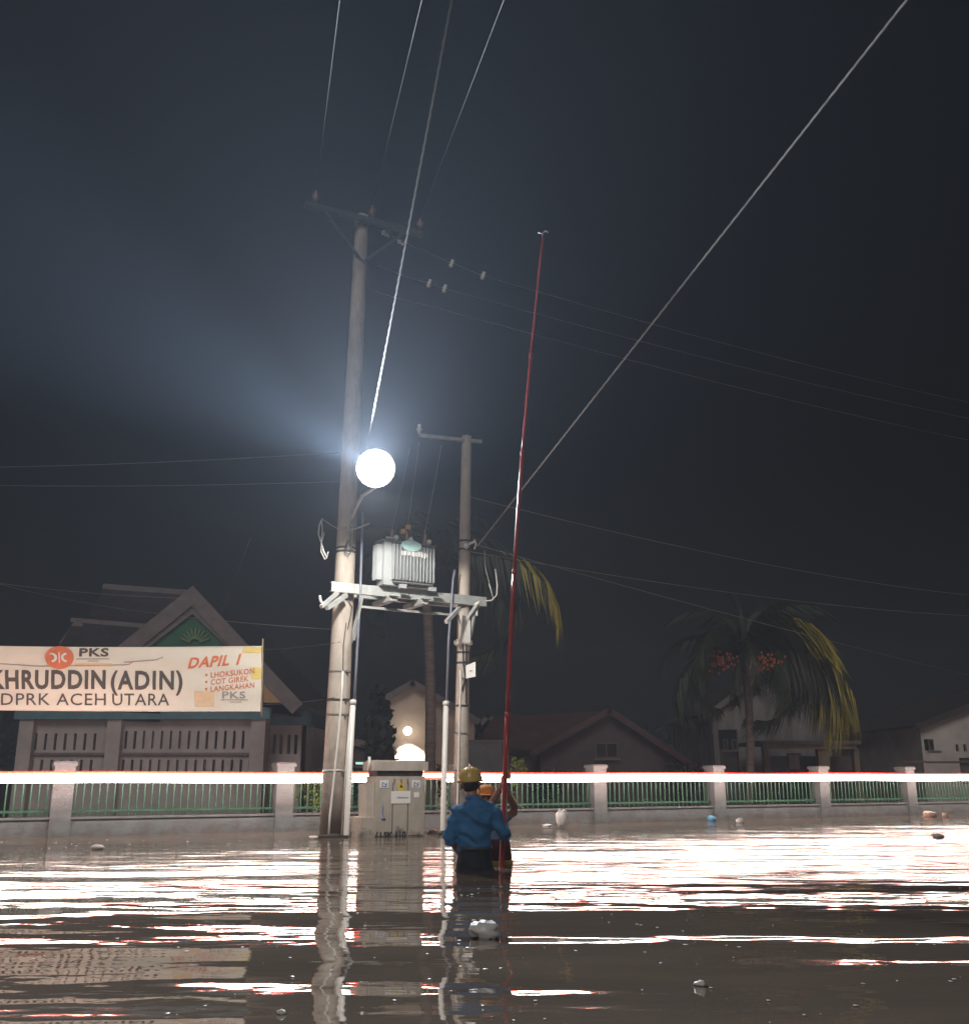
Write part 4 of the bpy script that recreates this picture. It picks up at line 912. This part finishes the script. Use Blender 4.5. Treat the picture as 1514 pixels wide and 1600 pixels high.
# long dark building
ld = thing('long_building', (px2(1365, 44), 47, 0), 'long dark flat building with one window between the porch and the white corner house', 'building')
m = MB(); x0, x1 = px2(1290, 44), px2(1445, 44); zt_ = pz(1360, 1132, 44); wx0, wx1 = px2(1371, 44), px2(1398, 44)
wall_holes(m, Vector((x0, 44, 0)), XU, FRONT, x1 - x0, -.8, zt_, [(wx0 - x0, wx1 - x0, pz(1380, 1173, 44), pz(1380, 1156, 44))]); m.box(((x0 + x1) / 2, 47.2, (zt_ - .8) / 2), (x1 - x0, .1, zt_ + .8)); m.build('wall', M['wall_d'], ld)
m = MB(); m.box(((x0 + x1) / 2, 45.5, zt_ + .08), (x1 - x0 + .5, 3.8, .15)); m.build('roof', M['roof'], ld)
window(ld, 1371, 1156, 1398, 1173, 44.1)
# corner house at the right edge
h6 = house('corner_house', 'white walled house with small dark windows at the right edge beyond the fence', 34, 9, ((1436, 1134), (1610, 1066), (1740, 1134)), wall='wall_w', over=.3, th=.10, barge_mt='roof', holes=((1449, 1155, 1464, 1173), (1498, 1163, 1503, 1174), (1510, 1163, 1515, 1174), (1501, 1184, 1530, 1225)))
window(h6, 1449.5, 1155.5, 1463.5, 1172.5, 34.05, mull=False)
m = MB(); m.box((px2(1515, 34.1), 34.12, pz(1515, 1205, 34)), (px2(1529, 34) - px2(1502, 34), .04, 1.0)); m.build('door', M['wframe'], h6)
m = MB(); m.box((px2(1560, 33.9), 33.97, pz(1515, 1190, 34)), (px2(1730, 34) - px2(1440, 34), .04, .03)); m.build('string_course', M['barge'], h6)
# low yard wall bits seen over the fence
yw = thing('yard_wall', (px2(755, 27), 27, 0), 'short pale yard wall beyond the fence right of the slim pole', 'wall')
m = MB(); m.box((px2(752, 27), 27, pz(752, 1205, 27)), (1.1, .15, 1.5)); m.build('wall', M['fence_c'], yw)
m = MB(); m.box((px2(752, 27), 27, pz(752, 1205, 27) + .77), (1.2, .22, .06)); m.build('coping', M['fence_c'], yw)

# ------------------------------------------------------------------ vegetation
def frond_mesh(name, L_, droop, seed, mt, width=.85, leaf=.06, n=84, lit_tip=False):
    rnd = random.Random(seed); m = MB(); pts = []
    a = R(38) ; x = z = 0.0; N_ = 16
    for i in range(N_ + 1):
        pts.append(Vector((x, 0, z))); st_ = L_ / N_; a -= droop / N_ * (1 + 1.2 * i / N_); x += math.cos(a) * st_; z += math.sin(a) * st_
    m.tube(pts, [.035 * (1 - .85 * i / N_) for i in range(N_ + 1)], 5)
    for k in range(n):
        t = .14 + .86 * k / (n - 1); f_ = t * N_; i = min(int(f_), N_ - 1); p = pts[i].lerp(pts[i + 1], f_ - i); tg = (pts[i + 1] - pts[i]).normalized()
        if lit_tip and t > .55 + rnd.uniform(-.15, .15): m.cur = 1
        else: m.cur = 0
        for s_ in (-1, 1):
            ll = width * (math.sin(math.pi * min(1, t * .9 + .1)) ** .55 + .25) * rnd.uniform(.75, 1.15)
            if rnd.random() < .06: continue
            out = Vector((0, s_, 0)) * rnd.uniform(.30, .6) + tg * rnd.uniform(.35, .65); dn = Vector((0, 0, -1))
            q1 = p + out * ll * .45 + dn * ll * .18; q2 = p + out * ll * .70 + dn * ll * rnd.uniform(.65, .95)
            wv = tg * leaf * .5
            m.add([p - wv, p + wv, q1 + wv, q1 - wv, q2], [(0, 1, 2, 3), (3, 2, 4)])
    return m.mesh(name, [M['frond'], M['frond_lit']])
def palm(name, label, base, top, r, fr, meshes, scale=1.0, fruit=()):
    t = thing(name, base, label, 'palm tree')
    m = MB(); n = 26; pts = []; rad_ = []
    for i in range(n + 1):
        k = i / n; p = base.lerp(top, k) + Vector((math.sin(k * math.pi) * .12, 0, 0)); pts.append(p); rad_.append(r * (1.25 - .35 * min(1, k * 4)) * (1 - .12 * k) * (1 + .05 * (i % 2)))
    m.tube(pts, rad_, 12); m.build('trunk', M['trunk'], t)
    for (az, tilt, mi, sc) in fr:
        f_ = inst('frond', meshes[mi], t, top - base, (0, 0, 0), (sc * scale,) * 3)
        f_.rotation_euler = (Matrix.Rotation(R(az), 3, 'Z') @ Matrix.Rotation(R(-tilt), 3, 'Y') @ Matrix.Rotation(R((az * 7) % 30 - 15), 3, 'X')).to_euler()
    for c, s_ in fruit:
        m = MB()
        for k in range(70):
            a_ = random.uniform(0, 6.28); m.blob(c + Vector((random.gauss(0, .20 * s_), random.gauss(0, .10), random.gauss(0, .10 * s_))), (.042, .042, .05), 7, k, .1)
        tag(m.build('fruit_cluster', M['fruit'], t), kind='stuff')
    return t
FM = [frond_mesh('frond', 3.9, R(105), 1, 0, width=1.2), frond_mesh('frond', 3.9, R(130), 2, 0), frond_mesh('frond', 3.7, R(85), 3, 0), frond_mesh('frond', 4.2, R(88), 4, 0, width=1.55, n=120, leaf=.08, lit_tip=True), frond_mesh('frond', 2.2, R(50), 5, 0, width=.3)]
b2 = at(1163, 1225, 30); b2.z = -.8; t2 = at(1163, 1024, 30)
rnd = random.Random(11)
fr = [(-3, -6, 3, 1.02), (-10, -2, 3, .98), (-2, -16, 3, 1.0), (8, -9, 3, .9), (12, 20, 2, .95), (35, 5, 1, 1.0), (-30, 22, 3, .8), (-50, -25, 1, .95), (178, -10, 0, .95), (160, 15, 2, .9), (205, 0, 1, 1.0), (225, 25, 0, .85), (260, 10, 1, .9), (290, 40, 2, .8), (330, 35, 3, .72), (80, 30, 2, .9), (120, 25, 0, .9), (60, 50, 2, .9), (140, 55, 2, .8), (20, 60, 2, .85), (-12, 45, 2, .95), (190, 45, 2, .85), (245, -20, 1, .75), (-22, -40, 1, .9), (100, 75, 4, 1)]
palm('palm_tree', 'palm with orange fruit clusters and one frond painted as lit yellow, drooping right over the porch', b2, t2, .14, fr, FM, 1.0, ((at(1124, 1034, 29.2), 1.5), (at(1193, 1036, 29.2), 1.5)))
b1 = at(668, 1225, 25); b1.z = -.8; t1 = at(664, 892, 25)
fr = [(0, 12, 0, 1.05), (15, 35, 0, 1.0), (-10, 0, 1, 1.15), (-4, -14, 0, 1.1), (28, 22, 0, 1.1), (50, 30, 2, .8), (90, 40, 2, .8), (130, 25, 0, .85), (170, 10, 0, .9), (200, -10, 0, .8), (225, 20, 0, .8), (300, 30, 2, .75), (330, 50, 2, .8), (270, 60, 2, .7), (110, 65, 2, .8), (190, 45, 2, .75)]
palm('palm_tree', 'tall bare trunked palm rising behind the transformer between the two concrete poles', b1, t1, .15, fr, [frond_mesh('frond', 4.0, R(120), 11, 0), frond_mesh('frond', 4.2, R(88), 12, 0, width=1.0, lit_tip=True), frond_mesh('frond', 3.6, R(90), 13, 0)], 1.0)

def leafy(m, c, rad_, n, size, rnd, droop=0.0):
    for k in range(n):
        while True:
            d = Vector((rnd.uniform(-1, 1), rnd.uniform(-1, 1), rnd.uniform(-1, 1)))
            if d.length <= 1: break
        p = Vector(c) + Vector((d.x * rad_[0], d.y * rad_[1], d.z * rad_[2])); a = rnd.uniform(0, 6.28); u = Vector((math.cos(a), math.sin(a), rnd.uniform(-.5, .5))).normalized(); v = Vector((0, 0, -1)) if rnd.random() < droop else Vector((rnd.uniform(-1, 1), rnd.uniform(-1, 1), rnd.uniform(-1, 1))).normalized()
        s_ = size * rnd.uniform(.6, 1.3); m.add([p, p + u * s_ * .35 + v * s_ * .5, p + v * s_, p - u * s_ * .35 + v * s_ * .5], [(0, 1, 2, 3)])
rnd = random.Random(5)
cy = at(592, 1215, 27); cy.z = -.8
ct = thing('column_tree', cy, 'narrow dark tree with drooping leaves standing left of the beige gabled house', 'tree')
m = MB(); m.tube([cy, cy + P(.03, 0, 2.2), at(590, 1100, 27)], [.08, .06, .02], 7); m.build('trunk', M['trunk'], ct)
m = MB()
for k in range(26):
    t = k / 25; p = at(593 + rnd.uniform(-5, 5), 1085 + 105 * t, 27 + rnd.uniform(-.2, .2)); w_ = .12 + .22 * min(1, t * 2.2); leafy(m, p, (w_, w_, .25), 80, .24, rnd, .7)
m.build('crown', M['leaf_dark'], ct)
def shrub(nm, label, px, Y, w_, h_, mt, seed, z0=0.0, size=.09, n=260):
    r_ = random.Random(seed); x = px2(px, Y); t = thing(nm, (x, Y, -.8), label, 'shrub'); m = MB()
    for k in range(6):
        a = r_.uniform(0, 6.28); m.tube([(x, Y, -.8), (x + math.cos(a) * w_ * .3, Y + math.sin(a) * w_ * .3, z0 + h_ * .4), (x + math.cos(a) * w_ * .6, Y + math.sin(a) * w_ * .6, z0 + h_ * .85)], .012, 5)
    m.build('stem', M['trunk'], t); m = MB()
    for k in range(7): leafy(m, (x + r_.uniform(-.6, .6) * w_, Y + r_.uniform(-.5, .5) * w_, z0 + h_ * r_.uniform(.35, .85)), (w_ * .45, w_ * .45, h_ * .25), n // 7, size, r_, .2)
    m.build('foliage', M[mt], t)
shrub('shrub', 'bright lime green shrub just behind the fence left of the tall pole', 490, 17.4, .35, .9, 'leaf_lime', 1)
shrub('shrub', 'small lime green shrub poking above the vehicle light strip right of the raised hands', 809, 22, .22, 1.25, 'leaf_lime', 2)
shrub('shrub', 'dark leafy shrub at the foot of the narrow tree behind the cabinet', 580, 22, .5, 1.1, 'leaf_dark', 3, n=400)
for i, (px, Y, w_, h_) in enumerate(((700, 29, .8, 1.1), (1075, 33, 1.0, 1.3), (845, 30, .7, 1.0))):
    shrub('shrub', ('dim shrub between the palm trunk and the slim right pole', 'dim shrub left of the white gabled house', 'dim shrub in front of the low reddish house')[i], px, Y, w_, h_, 'leaf_dark', 10 + i, size=.16, n=500)
# far tree line
m = MB(); r_ = random.Random(8)
for k in range(150):
    X = -110 + 220 * k / 149; hh = r_.uniform(2.5, 5.5); leafy(m, (X * .85, 82 + r_.uniform(-3, 3), hh * .45), (2.2, 2.0, hh * .6), 70, 1.0, r_)
o = m.build('distant_trees', M['leaf_dark']); tag(o, 'far dark line of trees beyond the houses', None, None, 'stuff')

# ------------------------------------------------------------------ wires
def wire(nm, label, a, b, r, mt='wire', sag=.1, n=20, group=None, ext=None, twist=False):
    pts = sagline(a, b, sag, n)
    m = MB()
    if twist:
        L_ = (Vector(b) - Vector(a)).length; k = int(L_ / .035); base_ = sagline(a, b, sag, k); d = (Vector(b) - Vector(a)).normalized(); x = d.cross(UP).normalized(); y = d.cross(x)
        for ph in (0, 2.09, 4.19):
            m.tube([base_[i] + (x * math.cos(ph + i * .55) + y * math.sin(ph + i * .55)) * r * 1.1 for i in range(len(base_))], r, 5)
    else: m.tube(pts, r, 6)
    return single(m, nm, M[mt], label, 'wire', group, origin=a)
def back(px, Y, a, k=1.9):
    """carry a line through its photographed point at the top edge on to a far pole behind the viewer"""
    p = at(px, 0, Y); return Vector(a) + (p - Vector(a)) * k
wire('power_line', 'leftmost high wire running from the left insulator of the high crossarm overhead', INS[0], back(531, 7.2, INS[0]), .0035, 'high_wire', sag=.0)
wire('power_line', 'second high wire from the left, from the middle insulator of the high crossarm', INS[1], back(659, 7.2, INS[1]), .0035, 'high_wire', sag=.0)
wire('power_line', 'high wire running from the right insulator of the high crossarm overhead', INS[2], back(787, 7.2, INS[2]), .0035, 'high_wire', sag=.0)
a = at(573, 700, 12.75); wire('service_cable', 'twisted pale cable dropping from the top edge straight to the blazing floodlight', a, back(706, 7.0, a), .0055, 'bundle', 0, twist=True)
a = at(746, 853, 15.4); wire('stay_cable', 'thick pale bundled cable slanting from the slim pole to the top right corner', a, back(1416, 7.6, a), .0060, 'stay', 0, twist=True)
# high lines going right with their insulators and drop-outs
def hl_(label, a, mid, far, r=.005):
    k = at(*mid); e = at(*far); e2 = k + (e - k) * 1.15
    m = MB(); m.tube(sagline(a, k, .02, 6)[:-1] + sagline(k, e2, .15, 20), r, 6); return single(m, 'power_line', M['wire'], label, 'wire', None, origin=a)
S1, S2, S3 = at(584, 356, 14.8), at(590, 415, 14.8), at(586, 455, 14.8)
hl_('uppermost of the three thin wires running right from the head of the tall pole', S1, (755, 431, 16.2), (1500, 622, 24))
hl_('middle of the three thin wires running right from the head of the tall pole', S2, (695, 451, 15.7), (1514, 650, 24))
hl_('lowest of the three thin wires running right from the head of the tall pole', S3, (672, 478, 15.5), (1514, 684, 24))
for (px, py), sz, lb in (((603, 366), 1, 'strain insulator nearest the head of the tall pole'), ((628, 380), 1, 'strain insulator on the top wire beside the twisted cable'), ((706, 411), 1.1, 'pale insulator hanging on the uppermost right hand wire'), ((755, 430), 1.1, 'brightest small insulator, furthest right on the uppermost wire'), ((671, 442), 1, 'pale insulator, left of the pair on the middle wire'), ((695, 450), 1, 'pale insulator, right of the pair on the middle wire')):
    p = at(px, py, 14.8 + (px - 584) * .0081); m = MB(); ax = Vector((.8, .2, -.45)) if px < 640 else Vector((.3, 0, 1))
    m.lathe(p - ax * .07, [(.01, -.02), (.03, .0), (.045, .03), (.02, .05), (.045, .08), (.02, .10), (.035, .13), (.001, .14)], 10, ax)
    single(m, 'line_insulator', M['wporc'], lb, 'insulator', 'small insulators on the high right hand wires')
wire('low_line', 'upper of two sagging wires crossing behind the red stick to the right edge', at(728, 775, 15.65), at(1560, 934, 28), .006, sag=.25)
wire('low_line', 'lower of two sagging wires crossing behind the red stick to the right edge', at(735, 862, 15.65), at(1560, 964, 28), .006, sag=.2)
wire('low_line', 'faint thin wire just under the upper sagging wire at the right edge', at(740, 850, 15.8), at(1560, 1065, 40), .006, sag=.1)
wire('low_line', 'upper of two level wires left of the floodlight', at(548, 706, 14.7), at(-80, 731, 17.5), .005, sag=.05)
wire('low_line', 'lower of two level wires left of the floodlight', at(545, 752, 14.7), at(-80, 757, 17.5), .004, sag=.05)
wire('low_line', 'upper faint wire above the hall roof ridge', at(545, 985, 14.9), at(-80, 888, 30), .006, sag=.3)
wire('low_line', 'lower faint wire ending above the hall roof', at(300, 935, 25), at(-80, 900, 24), .006, sag=.1)
wire('low_line', 'faint slanting wire dropping to the hall roof right of its gable apex', at(345, 962, 25.4), at(392, 840, 22), .006, sag=.02)

# ------------------------------------------------------------------ floating litter
def litter(nm, label, cat, px, py, w_, h_, mt, seed, n=10, dz=.3, amp=.3, group=None):
    Y = CAM_Z / math.tan(-(PITCH - math.atan((py - 800) / F))) ; c = at(px, py, Y); c.z = 0
    k = Y / 1550.0
    m = MB(); m.blob((c.x, c.y, h_ * k * dz), (w_ * k / 2, w_ * k / 2 * .8, h_ * k / 2), n, seed, amp, 3.0)
    return single(m, nm, M[mt], label, cat, group)
litter('plastic_bag', 'large crumpled white plastic bag floating nearest the viewer below the people', 'bag', 757, 1464, 40, 28, 'bag', 3, 16)
litter('plastic_bag', 'upright white and greenish plastic bag floating before the fence right of the people', 'bag', 878, 1294, 17, 26, 'bag', 5, 14, .55, .2)
litter('plastic_bag', 'small bright blue plastic bag floating by the fence', 'bag', 1112, 1283, 15, 9, 'bag_b', 6)
litter('plastic_bag', 'small white plastic scrap floating just right of the blue bag', 'bag', 1156, 1286, 12, 9, 'bag', 7)
litter('plastic_bag', 'peach coloured plastic bag floating by the fence near the right edge', 'bag', 1452, 1276, 22, 9, 'bag_o', 8)
litter('plastic_bag', 'little peach scrap floating right of the peach plastic bag', 'bag', 1476, 1277, 10, 8, 'bag_o', 9)
litter('plastic_bag', 'mauve plastic bag floating in the glare near the right edge', 'bag', 1466, 1308, 17, 7, 'bag_p', 10)
litter('plastic_bag', 'flat pale scrap floating against the fence left of the upright bag', 'bag', 855, 1291, 16, 4, 'bag', 11)
litter('plastic_bag', 'white scrap floating on the far left water near the fence', 'bag', 152, 1327, 18, 9, 'bag', 12)
litter('plastic_bag', 'tiny pale scrap touching the fence wall at far left', 'bag', 26, 1308, 12, 5, 'bag', 13)
litter('plastic_bag', 'white scrap at the foot of the tall pole', 'bag', 490, 1311, 12, 6, 'foam', 14)
litter('foam_scrap', 'white foam scrap on the dark water lower right of the red stick', 'litter', 1093, 1540, 17, 9, 'foam', 15)
litter('foam_scrap', 'little white foam scrap between the large bag and the conduit reflection', 'litter', 440, 1584, 14, 7, 'foam', 16)
for i, (x0, x1, py, mt, lb) in enumerate(((487, 545, 1306, 'debris', 'dark sodden plank floating against the foot of the tall pole'), (540, 580, 1302, 'debris', 'dark stick floating between the tall pole and the cabinet'), (666, 683, 1299, 'plank', 'short pale plank floating right of the cabinet'), (683, 698, 1301, 'debris', 'dark stick touching the white conduit left of the slim pole'))):
    Y = CAM_Z / math.tan(-(PITCH - math.atan((py - 800) / F))) - .55; a = at(x0, py, Y); b = at(x1, py, Y + .1); a.z = .01; b.z = .015
    m = MB(); m.bar(a, b, .06, .035); m.blob((a + b) / 2 + P(0, .03, .01), ((b - a).length * .3, .06, .03), 8, i, .4); single(m, 'floating_debris', M[mt], lb, 'debris')
# scattered foam bits and water glints, the glints put in as white flecks
m = MB(); r_ = random.Random(21)
for k in range(620):
    Y = 3.2 + 10.5 * r_.random() ** .8; X = r_.uniform(-.55, .55) * Y; s_ = r_.uniform(.002, .010) * (0.6 + Y / 12)
    if r_.random() < .5: X = round(X) + r_.gauss(0, .15)
    a = r_.uniform(0, 3.14); u = Vector((math.cos(a), math.sin(a), 0)); v = Vector((-u.y, u.x, 0)) * r_.uniform(.4, 1); c = Vector((X, Y, .004))
    m.add([c - u * s_ - v * s_, c + u * s_ - v * s_, c + u * s_ + v * s_, c - u * s_ + v * s_, c + UP * s_ * .2], [(0, 1, 4), (1, 2, 4), (2, 3, 4), (3, 0, 4)])
o = m.build('glint_flecks', M['foam']); tag(o, 'small white foam bits and painted glints scattered over the flood water', None, None, 'stuff')
